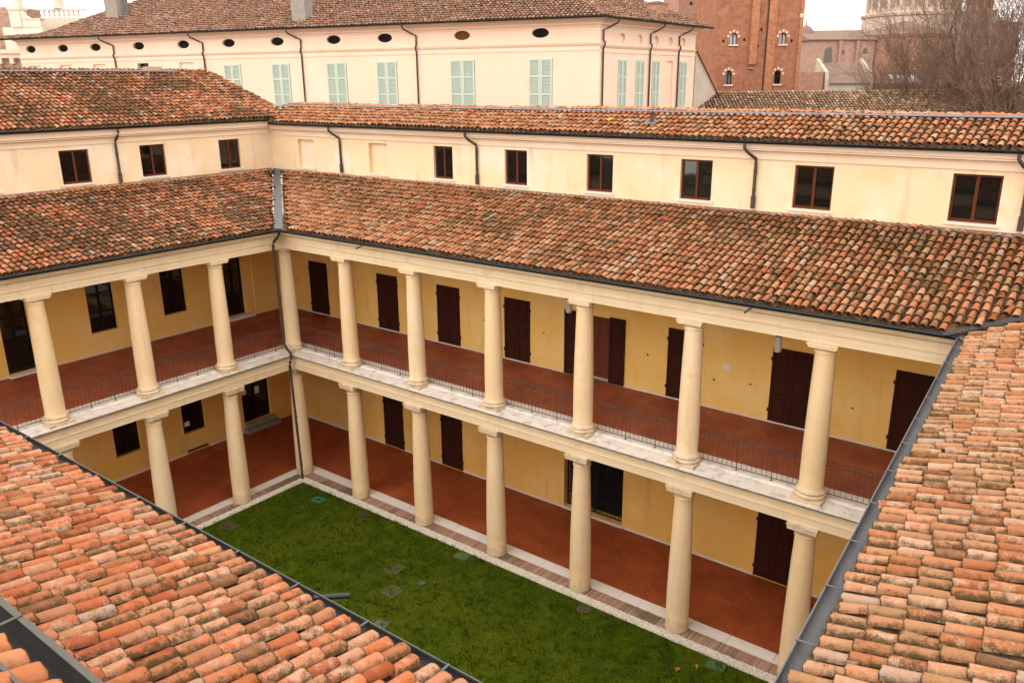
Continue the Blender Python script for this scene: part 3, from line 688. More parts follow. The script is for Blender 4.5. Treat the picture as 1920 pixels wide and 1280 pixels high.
# --- columns
SEG = 22
def shaft_prof(r0, r1, z0, z1, n=7):
    return [(r0+(r1-r0)*(max(0, (k/n-.25))/.75)**1.35, z0+(z1-z0)*k/n) for k in range(n+1)]
def ring(z, r, h): return [(r, z), (r+.022, z+h*.25), (r+.022, z+h*.75), (r, z+h)]
def square(mb, c, hw, z0, z1, ch=0.):
    F = Frame((c[0], c[1], 0), (1, 0, 0), (0, 1, 0)); mb.box(F, -hw, hw, -hw, hw, z0, z1)
def column(parent, x, y, lower):
    mb = MB()
    if lower:
        mb.lathe((x, y, 0), [(.335, .0), (.335, .05)]+shaft_prof(.325, .25, .07, 4.12)+ring(4.15, .25, .06)+[(.25, 4.235)], SEG)
        o = mb.build('column', M['stone'], parent, loc=(x, y, 0))
        g = MB(); g.lathe((x, y, 0), [(.252, 4.236), (.255, 4.28), (.275, 4.30), (.275, 4.315), (.33, 4.365), (.345, 4.385)], SEG)
        square(g, (x, y), .365, 4.387, 4.49); square(g, (x, y), .385, 4.4915, 4.547); g.build('capital', M['weathered'], o)
    else:
        mb.lathe((x, y, 0), [(.315, 5.475), (.30, 5.50)]+shaft_prof(.287, .232, 5.53, 8.90)+ring(8.92, .232, .05)+[(.232, 9.0)], SEG)
        o = mb.build('column', M['stone'], parent, loc=(x, y, 5.47))
        g = MB(); g.lathe((x, y, 0), [(.234, 9.001), (.236, 9.02), (.255, 9.035), (.30, 9.075), (.31, 9.085)], SEG)
        square(g, (x, y), .325, 9.087, 9.15); square(g, (x, y), .35, 9.1515, 9.197); g.build('capital', M['beam'], o)
        g = MB(); square(g, (x, y), .375, 5.15, 5.275)
        g.lathe((x, y, 0), [(.35, 5.276), (.372, 5.30), (.378, 5.325), (.365, 5.355), (.335, 5.37), (.325, 5.385), (.34, 5.40), (.352, 5.42), (.345, 5.445), (.32, 5.46), (.31, 5.474)], SEG)
        g.build('base', M['weathered'], o)
for i in range(7):
    column(north, 3.3*i, 0, True); column(north, 3.3*i, 0, False)
    if i: plaque(north, FNc, 3.3*i)
for j in range(1, 5):
    column(west, 0, -2.9606*j, True); column(west, 0, -2.9606*j, False); plaque(west, FWc, -2.9606*j)

# --- railings between the upper columns
def railing(parent, F, u0, u1):
    d = -.20; g = MB()
    zt, zb = GZ0+.90, GZ0+.075
    for z, h in ((zt, .010), (zt-.10, .006), (zb, .007)): g.box(F, u0, u1, d-.010, d+.010, z-h, z+h)
    o = g.build('railing', M['iron'], parent)
    n = int(round((u1-u0)/.132)); 
    g = MB()
    for k in range(1, n):
        u = u0+(u1-u0)*k/n; big = k in (round(n*.36), round(n*.7))
        r = .009 if big else .0048
        g.box(F, u-r, u+r, d-r, d+r, 5.247 if big else zb, zt-.012)
        if big: g.box(F, u-.03, u+.03, d-.03, d+.03, 5.247, 5.258)
    b = g.build('baluster_run', M['iron'], o); b['kind'] = 'stuff'
for i in range(7): railing(north, FNc, 3.3*i+(.25 if i else -.12), 3.3*(i+1)-.25)
for j in range(4): railing(west, FWc, -2.9606*(j+1)+.25, -2.9606*j-(.25 if j else -.12))

# --- roofs of north and west wings
def slope(dz, run, dirxy):
    L = math.hypot(dz, run); return np.array([dirxy[0]*run/L, dirxy[1]*run/L, dz/L]), L
VN, LN = slope(11.36-10.0, 4.42, (0, 1)); VW, LW = slope(11.41-10.0, 5.92, (-1, 0))
cN, cW = VN[1], -VW[0]
def in_n(u, v):
    x, y = u, -.62+v*cN
    return ((y+.62) < .773*(26.4-x+100)) & ((y+.62) > .773*(.62-x)+.20) & ((y+.62) > .80*(x-22.45)+.02)
def in_w(u, v):
    y, x = u, .62-v*cW
    return (y+.62) < .773*(.62-x)-.20
rN = Roof(north, 'gallery_roof', (0, -.62, 10.0), (1, 0, 0), VN, -5.6, 27.5, LN-.10, in_n, 'tile_n', new_rows=1, seed=3)
rW = Roof(west, 'gallery_roof', (.62, 0, 10.0), (0, 1, 0), VW, -14, 4.0, LW-.10, in_w, 'tile_w', new_rows=1, seed=4)
VN2, LN2 = slope(14.0-13.39, 1.93, (0, 1)); VW2, LW2 = slope(15.45-13.54, 5.1, (-1, 0))
rN2 = Roof(north, 'upper_roof', (0, 3.36, 13.39), (1, 0, 0), VN2, -6.6, 30, LN2, lambda u, v: u > -4.55-v*.80, 'tile_nu', seed=5)
HY = 4.75
rW2 = Roof(west, 'upper_roof', (-4.87, 0, 13.54), (0, 1, 0), VW2, -14, 6, LW2, lambda u, v: u < HY-.12*v, 'tile_w', seed=6)
q_ = int(np.argmin((rN2.P[:, 0]-11.2)**2+(rN2.P[:, 1]-4.25)**2))
finish_roofs([rN, rN2])
yt = bpy.data.objects.new('tile', tile_mesh('tile_yellow', M['yellow_tile'])); COL.objects.link(yt); yt.parent = rN2.obj; yt['label'] = 'bright yellow lichened tile'
P_ = rN2.P[q_]+.012*rN2.N-np.array(WL[rN2.obj.name]); B_ = rN2.B[q_]
yt.matrix_local = Matrix([[*B_[0], P_[0]], [*B_[1], P_[1]], [*B_[2], P_[2]], [0, 0, 0, 1]])
finish_roofs([rW, rW2])
g = MB(); g.box(FN, -5.0, 30, .30, .345, 13.30, 13.385); g.build('eave_board', M['dark_frame'], north)
g = MB(); g.box(FW, -14, 3.5, .30, .345, 13.44, 13.535); g.build('eave_board', M['dark_frame'], west)
# backs of the roofs
g = MB(); P = [(-6.5, 5.23, 13.96), (30, 5.23, 13.96), (30, 10, 12.4), (-6.5, 10, 12.4)]; g.quad(*P); g.build('rear_slope', M['pan'], north)
g = MB(); g.quad((-10, -14, 15.42), (-10, 4.1, 15.42), (-16, 3.4, 13.2), (-16, -14, 13.2)); g.build('rear_slope', M['pan'], west)
g = MB(); g.quad((-4.9, 4.70, 13.50), (-9.98, 4.08, 15.40), (-16, 3.4, 13.2), (-10, 4.0, 11.0)); g.build('verge_wall', M['cream'], west)
# ridge caps
def ridge(parent, A, B, n_skip=0, seed=1, mk='tile_new'):
    g = np.random.default_rng(seed); A, B = np.array(A, float), np.array(B, float); D = B-A; L = np.linalg.norm(D); D /= L
    pl = np.array(WL[parent.name]); n = int(L/.40)
    for k in range(n):
        Y = D+np.array([0, 0, -.03])+g.normal(0, .012, 3); Y /= np.linalg.norm(Y); X = np.cross(Y, (0, 0, 1)); X /= np.linalg.norm(X); Z = np.cross(X, Y)
        o = bpy.data.objects.new('ridge_tile', tile_variants(mk)[k % 4]); COL.objects.link(o); o.parent = parent
        p = A+D*k*.40+np.array([0, 0, .03+g.normal(0, .006)])-pl; Bm = np.stack([X*1.2, Y*1.15, Z*.95], 1)
        o.matrix_local = Matrix([[*Bm[0], p[0]], [*Bm[1], p[1]], [*Bm[2], p[2]], [0, 0, 0, 1]])
ridge(rN2.obj, (-6.2, 5.32, 14.02), (28, 5.32, 14.02), seed=2)
ridge(rW2.obj, (-10.05, -13.9, 15.47), (-10.05, 4.1, 15.47), seed=3, mk='tile_w')
g = MB(); g.prof(Frame((0, 5.12, 0), (1, 0, 0), (0, -1, 0)), [(.0, 13.98), (.11, 14.0), (.11, 14.015), (0, 14.05)], -6, 28); g.build('ridge_flashing', M['lead_blue'], north)
g = MB(); g.prof(Frame((-9.85, 0, 0), (0, 1, 0), (1, 0, 0)), [(.0, 15.47), (.17, 15.46), (.17, 15.48), (0, 15.52)], -14, 2.5); g.build('ridge_flashing', M['lead_blue'], west)
# hip of the west upper roof
ridge(rW2.obj, (-5.0, HY-.02, 13.60), (-9.98, HY-.62, 15.50), seed=8, mk='tile_w')
# valley sheets
def strip(a, b, wd, up=(0, 0, 1), sag=.03):
    a, b = np.array(a, float), np.array(b, float); d = (b-a)/np.linalg.norm(b-a); s = np.cross(d, up); s /= np.linalg.norm(s); s *= wd/2
    dn = np.array([0, 0, -sag])
    g = MB(); g.add([a-s, a+dn, a+s, b-s, b+dn, b+s], [(0, 1, 4, 3), (1, 2, 5, 4)]); return g
strip((.70, -.70, 10.05), (-5.3, 3.93, 11.46), .30).build('valley_sheet', M['zinc'], north)
strip((22.3, -.8, 10.02), (27.5, 3.4, 11.35), .26).build('valley_sheet', M['dark_zinc'], north)
# gutters
g = MB(); half_pipe(g, FNc, 0, 22.52, .72, 9.985, .082, 1.0, 0); g.build('gutter', M['gutter'], north)
g = MB(); half_pipe(g, FWc, -14, 0, .72, 9.985, .082, 0, -1.0); g.build('gutter', M['gutter'], west)
g = MB(); half_pipe(g, FN, -5.3, 30, .42, 13.36, .08, 1.0, 0); g.build('gutter', M['gutter'], north)
g = MB(); half_pipe(g, FW, -14, 3.8, .42, 13.51, .08, 0, -1.0); g.build('gutter', M['gutter'], west)
# overflow spouts through the north gutter
for x in (5.17, 18.29):
    g = MB(); g.tube([(x, -.70, 9.95), (x-.10, -1.02, 9.84)], .024, 8); g.build('overflow_spout', M['dark_zinc'], north)
# rain pipes of the upper storeys
def downpipe(parent, F, u, ztop, zfoot, mat, r=.045, side=.22):
    g = MB(); g.tube([F(u-side, .42, ztop), F(u-side, .42, ztop-.14), F(u-side*.6, .34, ztop-.27), F(u, .10, ztop-.44), F(u, .075, ztop-.56), F(u, .075, zfoot+.32)], r, 8)
    o = g.build('downpipe', mat, parent)
    g = MB(); g.tube([F(u, .075, zfoot+.34), F(u, .075, zfoot)], r*1.5, 8); g.build('pipe_shoe', mat, o)
    for z in (zfoot+.5, zfoot+1.0):
        g = MB(); g.tube([F(u, .075, z), F(u, .075, z+.04)], r*1.25, 8); g.build('pipe_clip', mat, o)
for u in (-.85, 6.25, 16.31, 22.82): downpipe(north, FN, u, 13.30, 11.50, M['pipe'])
downpipe(west, FW, -3.1, 13.45, 11.50, M['pipe'], side=.02)
# corner rain pipe from the gallery gutter to the lawn
g = MB(); g.tube([(.66, -.66, 9.93), (.66, -.68, 9.78), (.64, -.74, 9.70), (.42, -.76, 9.52), (.37, -.76, 9.38), (.36, -.76, 9.2), (.36, -.68, 5.62), (.42, -.62, 5.45), (.53, -.56, 5.28), (.53, -.56, 5.06), (.42, -.54, 4.9), (.36, -.52, 4.7), (.36, -.42, -.03)], .048, 10)
o = g.build('downpipe', M['pipe'], north); o['label'] = 'brown corner rain pipe running down to the lawn'
for z in (7.4, 2.6, .55):
    c = (.36, -.717) if z > 5.4 else ((.36, -.47) if z > 2 else (.36, -.43))
    g = MB(); g.tube([(*c, z), (*c, z+.05)], .062, 10); g.build('pipe_clip', M['pipe'], o)
# small stack vent and one bright yellow tile on the upper roof
g = MB(); g.lathe((12.75, 4.25, 13.68), [(.09, 0), (.07, .05), (.06, .06), (.06, .30), (.085, .31), (.085, .36), (.02, .38)], 12); g.build('vent_pipe', M['pipe'], north)
g = MB(); c = np.array([12.75, 4.2, 13.74]); g.quad(c+(-.2, -.16, -.05), c+(.2, -.16, -.05), c+(.2, .16, .05), c+(-.2, .16, .05)); g.build('lead_skirt', M['zinc'], north)
g = MB(); g.box(Frame((-10, 1.45, 15.45), (0, 1, 0), (1, 0, 0)), -.3, .35, -.25, .2, -.1, .22); o = g.build('ridge_hatch', M['tile_new'], west)

# ------------------------------------------------------------------ east and south wings (roof edges near the camera)
EA, EB = np.array([22.515, -.34]), np.array([23.30, -12.49]); eu = (EA-EB)/np.linalg.norm(EA-EB)  # towards +y
FE = Frame((EB[0], EB[1], 0), (eu[0], eu[1], 0), (-eu[1], eu[0], 0))      # d outwards = towards the court
LE = float(np.linalg.norm(EA-EB))
VE, LE2 = slope(1.40, 4.9, (eu[1], -eu[0])); cE = math.hypot(VE[0], VE[1])
OE = FE(0, -.20, 10.0)
def in_e(u, v):
    P0 = OE[0]+u*eu[0]+v*VE[0]; P1 = OE[1]+u*eu[1]+v*VE[1]
    return ((P1+.62) < .80*(P0-22.45)-.12) & (u > -1.6-v)
rE = Roof(east, 'gallery_roof', OE, (eu[0], eu[1], 0), VE, -6, LE+5.5, LE2, in_e, 'tile_e', seed=11, jig=1.25, pitch=.20, expo=.32)
finish_roofs([rE])
g = MB()
u0, u1 = -2.5, LE+.05
half_pipe(g, FE, u0, u1, -.085, 9.955, .085); g.build('gutter', M['lead'], east)
g = MB(); g.prof(FE, [(-.004, 9.945), (.008, 9.945), (.008, 9.972), (-.004, 9.972)], u0, u1); g.build('gutter_lip', M['zinc'], east)
k = .5
while k < LE:
    g = MB(); g.box(FE, k-.012, k+.012, -.24, .012, 9.974, 9.981); g.build('gutter_bracket', M['lead'], east); k += 1.05
g = MB(); g.box(FE, -4, LE-.6, -.8, -.22, 9.3, 9.9); g.build('entablature', M['beam'], east)
g = MB(); g.box(FE, -4, LE+4, -5.4, -5.0, -.2, 13.2); g.build('wall', M['cream'], east)
# south
FS = Frame((0, -14.21, 0), (1, 0, 0), (0, 1, 0))
VS, LS = slope(.92, 3.3, (0, -1))
rS = Roof(south, 'gallery_roof', (0, -14.40, 10.0), (1, 0, 0), VS, 6.0, 25.5, LS, lambda u, v: u < 23.3+v*.9, 'tile_s', seed=12, jig=1.25, pitch=.187, expo=.32)
finish_roofs([rS])
g = MB(); half_pipe(g, FS, 5, 23.4, -.085, 9.955, .085); g.build('gutter', M['dark_zinc'], south)
g = MB(); g.prof(FS, [(-.004, 9.945), (.008, 9.945), (.008, 9.972), (-.004, 9.972)], 5, 23.4); g.build('gutter_lip', M['lead'], south)
k = 6.2
while k < 23:
    g = MB(); g.box(FS, k-.012, k+.012, -.22, .008, 9.974, 9.981); g.build('gutter_bracket', M['lead'], south); k += 1.05
g = MB(); g.tube([(19.08, -14.26, 9.94), (19.27, -13.95, 9.88)], .03, 10); g.build('overflow_spout', M['gutter'], south)
g = MB(); g.box(FS, 5, 23, -.8, -.22, 9.3, 9.9); g.build('entablature', M['beam'], south)
g = MB(); g.box(FS, 5, 24, -5, -3.3, -.2, 10.9); g.build('wall', M['cream'], south)

# box gutter and eave tiles of the building the photograph was taken from
near = thing('near_roof_edge', 'dark box gutter with two orange eave tiles in the bottom left corner', 'roof edge', (19, -17.2, 10.6))
ZG = 11.2
yg = -16.84
FG = Frame((0, yg, 0), (1, 0, 0), (0, 1, 0))
g = MB(); g.prof(FG, [(0, ZG-.02), (0, ZG), (-.035, ZG+.004), (-.04, ZG-.012), (-.04, ZG-.20), (-.62, ZG-.20), (-.62, ZG-.22), (-.02, ZG-.22)], 15, 23); g.build('box_gutter', M['dark_zinc'], near)
g = MB(); g.prof(FG, [(.006, ZG-.03), (.006, ZG+.008), (-.045, ZG+.012), (-.045, ZG+.006)], 15, 23); g.build('gutter_lip', M['lip_zinc'], near)
for k in range(-3, 4):
    x = 19.56+.27*k
    o = bpy.data.objects.new('tile', tile_variants('tile_new')[k % 4]); COL.objects.link(o); o.parent = near
    p = np.array([x, -17.06, ZG-.02])-np.array(WL[near.name]); B = np.array([[-1, 0, 0], [0, -.95, .31], [0, .31, .95]]).T*1.35
    X, Y, Z = np.array([-1., 0, 0]), np.array([0, -.95, .31]), np.array([0, .31, .95]); B = np.stack([X, Y, Z], 1)*1.5
    o.matrix_local = Matrix([[*B[0], p[0]], [*B[1], p[1]], [*B[2], p[2]], [0, 0, 0, 1]])
g = MB(); g.box(FG, 17, 22, -.405, -.375, ZG+.11, ZG+.135); g.build('snow_bar', M['lip_zinc'], near)
g = MB(); g.box(FG, 19.03, 19.06, -.33, .0, ZG+.012, ZG+.018); g.build('gutter_bracket', M['lip_zinc'], near)
g = MB(); g.quad(FG(15, -.5, ZG+.02), FG(23, -.5, ZG+.02), FG(23, -1.2, ZG+.25), FG(15, -1.2, ZG+.25)); g.build('eave_board', M['pan'], near)
g = MB(); g.box(FG, 15, 23, -.63, -.42, ZG-1.6, ZG-.225); g.build('wall', M['cream'], near)

# ------------------------------------------------------------------ small things in the galleries and on the lawn
def lamp(x, y, label):
    t = thing('hanging_lamp', label, 'lamp', (x, y, 8.12), 'gallery ceiling lamps')
    g = MB(); g.lathe((x, y, 8.12), [(.02, .0), (.085, .005), (.095, .03), (.095, .40), (.085, .42)], 14); g.build('shade', M['lamp_glass'], t)
    g = MB(); g.lathe((x, y, 8.54), [(.10, 0), (.10, .06), (.06, .09), (.02, .10)], 14); g.build('cap', M['gutter'], t)
    g = MB(); g.tube([(x, y, 8.63), (x, y, 9.34)], .014, 6); g.build('stem', M['gutter'], t)
lamp(11.47, 1.8, 'pale cylindrical lamp hanging in front of the open door'); lamp(18.06, 1.8, 'pale cylindrical lamp hanging before the wide shutters near the right gutter')
def notice(F, u, z, w, h, d, label):
    g = MB(); g.box(F, u-w/2, u+w/2, d, d+.006, z-h/2, z+h/2); o = g.build('paper_notice', M['paper']); tag(o, label, 'notice')
for u, z in ((-4.4, 6.6), (-.9, 6.5), (2.9, 6.6), (6.4, 6.55), (9.1, 6.55), (13.2, 6.55), (15.5, 6.2), (16.65, 6.3), (19.6, 6.25)):
    g = MB(); g.lathe(FN(u, .02, z), [(.02, -.02), (.035, 0), (.02, .02)], 8); g.build('wall_stud', M['gutter'], north)
notice(FN, 15.88, 6.67, .24, .15, .002, 'small white sign on the ochre wall between two brown shutters upstairs')
notice(FW, 1.12, 1.80, .26, .22, -.14, 'wide white paper on the left half of the ground-floor glazed door')
notice(FW, 1.82, 1.75, .22, .34, -.14, 'tall white paper on the right half of the ground-floor glazed door')
notice(FW, -1.72, 1.28, .24, .2, -.14, 'white paper in the bottom corner of the ground-floor window')
def cover(x, y, sx, sy, label, rim, plate, rot=0., round_=False, grp='covers set in the lawn', inset=.06):
    t = thing('drain_cover', label, 'drain cover', (x, y, -.05), grp)
    F = Frame((x, y, 0), (math.cos(rot), math.sin(rot), 0), (-math.sin(rot), math.cos(rot), 0)); g = MB()
    if round_:
        g.lathe((x, y, -.06), [(sx, 0), (sx, .045), (sx-.04, .05), (sx-.04, .03)], 20); g.build('rim', rim, t)
        g = MB(); g.lathe((x, y, -.06), [(sx-.045, 0), (sx-.045, .036), (.02, .04)], 20); g.build('plate', plate, t); return
    z0, z1 = -.09, -.018
    g.box(F, -sx, sx, -sy, -sy+inset, z0, z1); g.box(F, -sx, sx, sy-inset, sy, z0, z1); g.box(F, -sx, -sx+inset, -sy+inset, sy-inset, z0, z1); g.box(F, sx-inset, sx, -sy+inset, sy-inset, z0, z1)
    g.build('rim', rim, t)
    g = MB(); g.box(F, -sx+inset+.004, sx-inset-.004, -sy+inset+.004, sy-inset-.004, z0, z1-.02); g.build('plate', plate, t)
M['teal'] = plain('green_plastic', (.03, .20, .11), .5, 0, .15)
M['teal_dull'] = plain('faded_green_plastic', (.10, .145, .06), .8, 0, .35)
M['mud'] = plain('muddy_plate', (.085, .06, .035), .9, 0, .4, 12)
M['cover_grey'] = plain('mossy_cover_concrete', (.085, .085, .035), .9, 0, .5, 10)
M['cover_rim'] = plain('mossy_cover_rim', (.095, .105, .028), .9, 0, .5, 12)
cover(2.24, -1.19, .24, .17, 'bright green square frame in the far corner of the lawn', M['teal'], M['mud'], .2, inset=.08)
cover(7.86, -2.74, .27, .27, 'grey square cover in mid lawn nearest the wall side', M['cover_rim'], M['cover_grey'], .0)
cover(8.70, -3.68, .27, .27, 'grey square cover in mid lawn beside the smaller plate', M['cover_rim'], M['cover_grey'], .0)
cover(9.11, -2.80, .13, .13, 'smallest pale plate between two grey square covers', M['cover_grey'], M['teal_dull'], .1, inset=.03)
cover(9.10, -.86, .24, .19, 'faded green rectangular cover touching the gravel', M['teal_dull'], M['teal_dull'], .05, inset=.03)
cover(13.91, -.88, .21, .21, 'round dark cover with pale rim by the gravel', M['cover_rim'], M['mud'], 0, True)
cover(18.09, -.80, .24, .19, 'pale green cover in the corner of the lawn nearest the right roof', M['teal_dull'], M['teal_dull'], .1, inset=.03)
cover(1.21, -4.36, .30, .22, 'pale grey slab with a stone edge near the left gravel', M['cover_grey'], M['mud'], .1)
cover(9.57, -4.97, .26, .2, 'pale plate at the edge of the near roof gutter', M['cover_grey'], M['teal_dull'], .2, inset=.04)
cover(4.37, -.93, .17, .17, 'dim round cover in the grass by the second column', M['cover_grey'], M['mud'], 0, True)
M['leaf'] = plain('orange_dry_leaf', (.42, .17, .06), .8, 0, .3, 12)
def fallen_leaf(x, y, r, label):
    g = MB(); n = 10; P = [(x, y, -.005)]
    for k in range(n):
        a = 2*math.pi*k/n+x; rr = r*(1. if k % 2 == 0 else .45); P.append((x+rr*math.cos(a), y+rr*math.sin(a), .0+.03*(k % 3)))
    g.add(P, [(0, 1+k, 1+(k+1) % n) for k in range(n)]); o = g.build('fallen_leaf', M['leaf']); tag(o, label, 'leaf', 'dry leaves on the lawn')
fallen_leaf(17.36, -1.63, .10, 'orange dry leaf farther from the gravel at the near end of the lawn'); fallen_leaf(17.72, -1.22, .085, 'orange dry leaf closer to the gravel at the near end of the lawn')

# ------------------------------------------------------------------ the palazzo behind
PC = np.array([.734, 20.506, 0]); dL = np.array([-.9676, -.2521, 0]); dR = np.array([-.0383, .9955, 0])
up = np.array([0, 0, 1.]); nL = np.cross(dL, up); nL = nL if nL@H < 0 else -nL; nR = np.cross(dR, up); nR = nR if nR@RT > 0 else -nR
FL, FR = Frame(PC, dL, nL), Frame(PC, dR, nR)
pal = thing('palazzo', 'long peach palazzo with green shutters and oval attic windows behind the courtyard', 'building', tuple(PC+dL*20+up*0))
LEN, LENR = 43.6, 12.3
SH = [(23.77, 25.14), (19.98, 21.35), (15.81, 17.26), (12.32, 13.73), (7.29, 8.86), (2.64, 4.04)]
BLD = [(41.71, 42.85), (38.62, 39.72), (35.41, 36.56), (27.61, 28.79)]
def oval_wall(mb, F, u0, u1, z0, z1, ovals, dep, seg=18):
    """wall band with elliptical openings (u, z, a, b) and their reveals"""
    ov = sorted(ovals); cuts = [u0]+[(ov[i][0]+ov[i+1][0])/2 for i in range(len(ov)-1)]+[u1]
    for i, (u, z, a, b) in enumerate(ov):
        lo, hi = cuts[i], cuts[i+1]; A = [2*math.pi*k/seg for k in range(seg)]
        inn = [F(u+a*math.cos(t), 0, z+b*math.sin(t)) for t in A]; bk = [F(u+a*math.cos(t), -dep, z+b*math.sin(t)) for t in A]
        outp = []
        for t in A:
            c, s = math.cos(t), math.sin(t); kx = ((hi-u) if c > 0 else (u-lo))/max(abs(c), 1e-6); kz = ((z1-z) if s > 0 else (z-z0))/max(abs(s), 1e-6); k = min(kx, kz)
            outp.append(F(u+k*c, 0, z+k*s))
        n = seg; mb.add(inn+bk+outp, [(k, (k+1) % n, 2*n+(k+1) % n, 2*n+k) for k in range(n)]+[(k, n+k, n+(k+1) % n, (k+1) % n) for k in range(n)])
        for cx, cz in ((lo, z0), (lo, z1), (hi, z0), (hi, z1)):     # corner slivers
            j = min(range(n), key=lambda q: abs(math.atan2(cz-z, cx-u)-A[q]))
            ks = sorted(range(n), key=lambda q: abs((math.atan2(cz-z, cx-u)-A[q]+math.pi) % (2*math.pi)-math.pi))[:2]
            mb.add([F(cx, 0, cz), outp[ks[0]], outp[ks[1]]], [(0, 1, 2)])
OC = [42.42, 39.21, 36.1, 32.15, 28.27, 24.54, 20.76, 16.61, 13.06, 8.05, 3.35]; OR = [2.45, 4.53, 6.63, 8.58, 10.42]
mb = MB(); wall_holes(mb, FL, 0, LEN, 0, 16.85, [(a, b, 13.3, 16.1, .06) for a, b in SH]+[(a, b, 13.3, 16.28, .12) for a, b in BLD]+[(31.48, 32.48, 14.6, 16.28, .35)])
oval_wall(mb, FL, 0, LEN, 16.85, 17.75, [(u, 17.38, .50, .245) for u in OC], .16); mb.build('front_wall', M['palazzo'], pal)
RS = [(2.05, 3.06), (4.16, 5.2), (6.25, 7.2), (10.05, 11.1)]
mb = MB(); wall_holes(mb, FR, 0, LENR, 0, 16.72, [(a, b, 13.3, 16.0, .06) for a, b in RS]+[(8.26, 9.1, 13.3, 16.0, .10)])
oval_wall(mb, FR, 0, LENR, 16.72, 17.72, [(u, 17.12, .36, .245) for u in OR], .15); mb.build('side_wall', M['palazzo'], pal)
for u in OC:
    g = MB(); A = [2*math.pi*k/18 for k in range(18)]; g.add([FL(u+.56*math.cos(t), -.155, 17.38+.30*math.sin(t)) for t in A], [tuple(range(18))]); o = g.build('attic_window', M['black'], pal)
    if u in (8.05,): o['label'] = 'oval attic window with a brownish interior'; o.data.materials[0] = M['inner_door'] if u == 8.05 else M['inner_door']
for u in OR:
    g = MB(); A = [2*math.pi*k/18 for k in range(18)]; g.add([FR(u+.40*math.cos(t), -.145, 17.12+.24*math.sin(t)) for t in A], [tuple(range(18))]); g.build('attic_window', M['palazzo'], pal)
def louvres(F, a, b, c, d):
    g = MB(); m = (a+b)/2; g.box(F, a+.01, b-.01, -.05, -.035, c, d); o = g.build('shutter', M['shutter_green'], pal)
    for p, q in ((a+.02, m-.006), (m+.006, b-.02)):
        g = MB(); st = .10; nz = [c, c+(d-c)*.335, c+(d-c)*.67, d]
        for e in (p, q-st): g.box(F, e, e+st, -.034, .045, c, d)
        for i, z in enumerate(nz):
            z0, z1 = (z, z+.1) if i == 0 else ((z-.1, z) if i == 3 else (z-.06, z+.06)); g.box(F, p+st, q-st, -.034, .043, z0, z1)
        g.build('shutter_leaf', M['shutter_green'], o)
        s = MB()
        for i in range(3):
            z0, z1 = nz[i]+.08, nz[i+1]-.08; n = 11
            for k in range(n):
                z = z0+(z1-z0)*k/n; s.add([F(p+st, .03, z+.005), F(q-st, .03, z+.005), F(q-st, -.03, z+(z1-z0)/n*1.02), F(p+st, -.03, z+(z1-z0)/n*1.02), F(p+st, .03, z+.018), F(q-st, .03, z+.018)], [(0, 1, 2, 3), (4, 5, 2, 3), (0, 1, 5, 4)])
        so_ = s.build('louvre_slat', M['shutter_green'], o); so_['kind'] = 'stuff'
for a, b in SH: louvres(FL, a, b, 13.3, 16.1)
for a, b in RS: louvres(FR, a, b, 13.3, 16.0)
window(FL, pal, 31.48, 32.48, 14.6, 16.28, .35, 'dark_frame', sill=False)
# mouldings: string course and cornice, mitred at the corner
cr = (dL@nR) if abs(dL@nR) > 1e-6 else 0
string = lambda z: [(0, z-.40), (.03, z-.40), (.04, z-.30), (.02, z-.28), (.02, z-.16), (.05, z-.14), (.10, z-.06), (.12, z), (0, z+.03)]
corn = lambda z: [(0, z-.45), (.05, z-.45), (.06, z-.38), (.13, z-.34), (.15, z-.25), (.30, z-.14), (.52, z-.08), (.55, z+.02), (0, z+.02)]
MIT = -math.tan(RAD(37.8))
for F, ln, z, zc in ((FL, LEN, 16.83, 18.08), (FR, LENR, 16.72, 18.05)):
    g = MB(); g.prof(F, string(z), 0, ln, True, MIT, 0); g.build('string_course', M['palazzo'], pal)
    g = MB(); g.prof(F, corn(zc), 0, ln, True, MIT, 0); g.build('cornice', M['palazzo'], pal)
    g = MB(); half_pipe(g, F, 0, ln+1, .72, zc+.02, .09, MIT, 0); g.build('gutter', M['gutter'], pal)
def pal_pipe(F, u, sgn):
    g = MB(); g.tube([F(u+sgn*.55, .70, 17.98), F(u+sgn*.52, .62, 17.8), F(u+sgn*.2, .2, 17.55), F(u, .08, 17.45), F(u, .08, 16.95), F(u, .17, 16.85), F(u, .17, 16.72), F(u, .08, 16.55), F(u, .08, 12.0)], .05, 7); g.build('downpipe', M['pipe'], pal)
for u in (34.37, 26.6, 18.95, 10.94): pal_pipe(FL, u, 1)
for u in (.25, 5.78, 9.71): pal_pipe(FR, u, 1)
# hipped roof with corrugated tile rows
VP, _ = slope(.40, 1, (-nL[0], -nL[1])); VPR, _ = slope(.40, 1, (-nR[0], -nR[1])); OP = FL(0, .62, 18.06); OPR = FR(0, .62, 18.04)
hipc = 1.29
def pal_in(u, v): return (u > -.48+v*cP*.78) & ((u < 41.6-v*.42) | ((u < 45.5) & (v < .7)))
cP = math.hypot(VP[0], VP[1])
rP = Roof(pal, 'roof', OP, dL, VP, -.6, 45.6, 9.0, pal_in, 'tile_far', pitch=.24, expo=.38, seed=21, scale=1.25)
rPR = Roof(pal, 'side_roof', OPR, dR, VPR, -.6, 14.0, 9.0, lambda u, v: (u > -.48+v*cP*.78) & (u < 13.6-v*.3), 'tile_far', pitch=.24, expo=.38, seed=22, scale=1.25)
rP.make(np.array([], int)); rPR.make(np.array([], int))
def chimney(parent, F, u, d, z0, z1, w, dd, mat, cap=True):
    g = MB(); g.box(F, u-w/2, u+w/2, d-dd/2, d+dd/2, z0, z1); o = g.build('chimney', mat, parent)
    if cap: g = MB(); g.box(F, u-w/2-.07, u+w/2+.07, d-dd/2-.07, d+dd/2+.07, z1+.002, z1+.12); g.build('chimney_cap', mat, o)
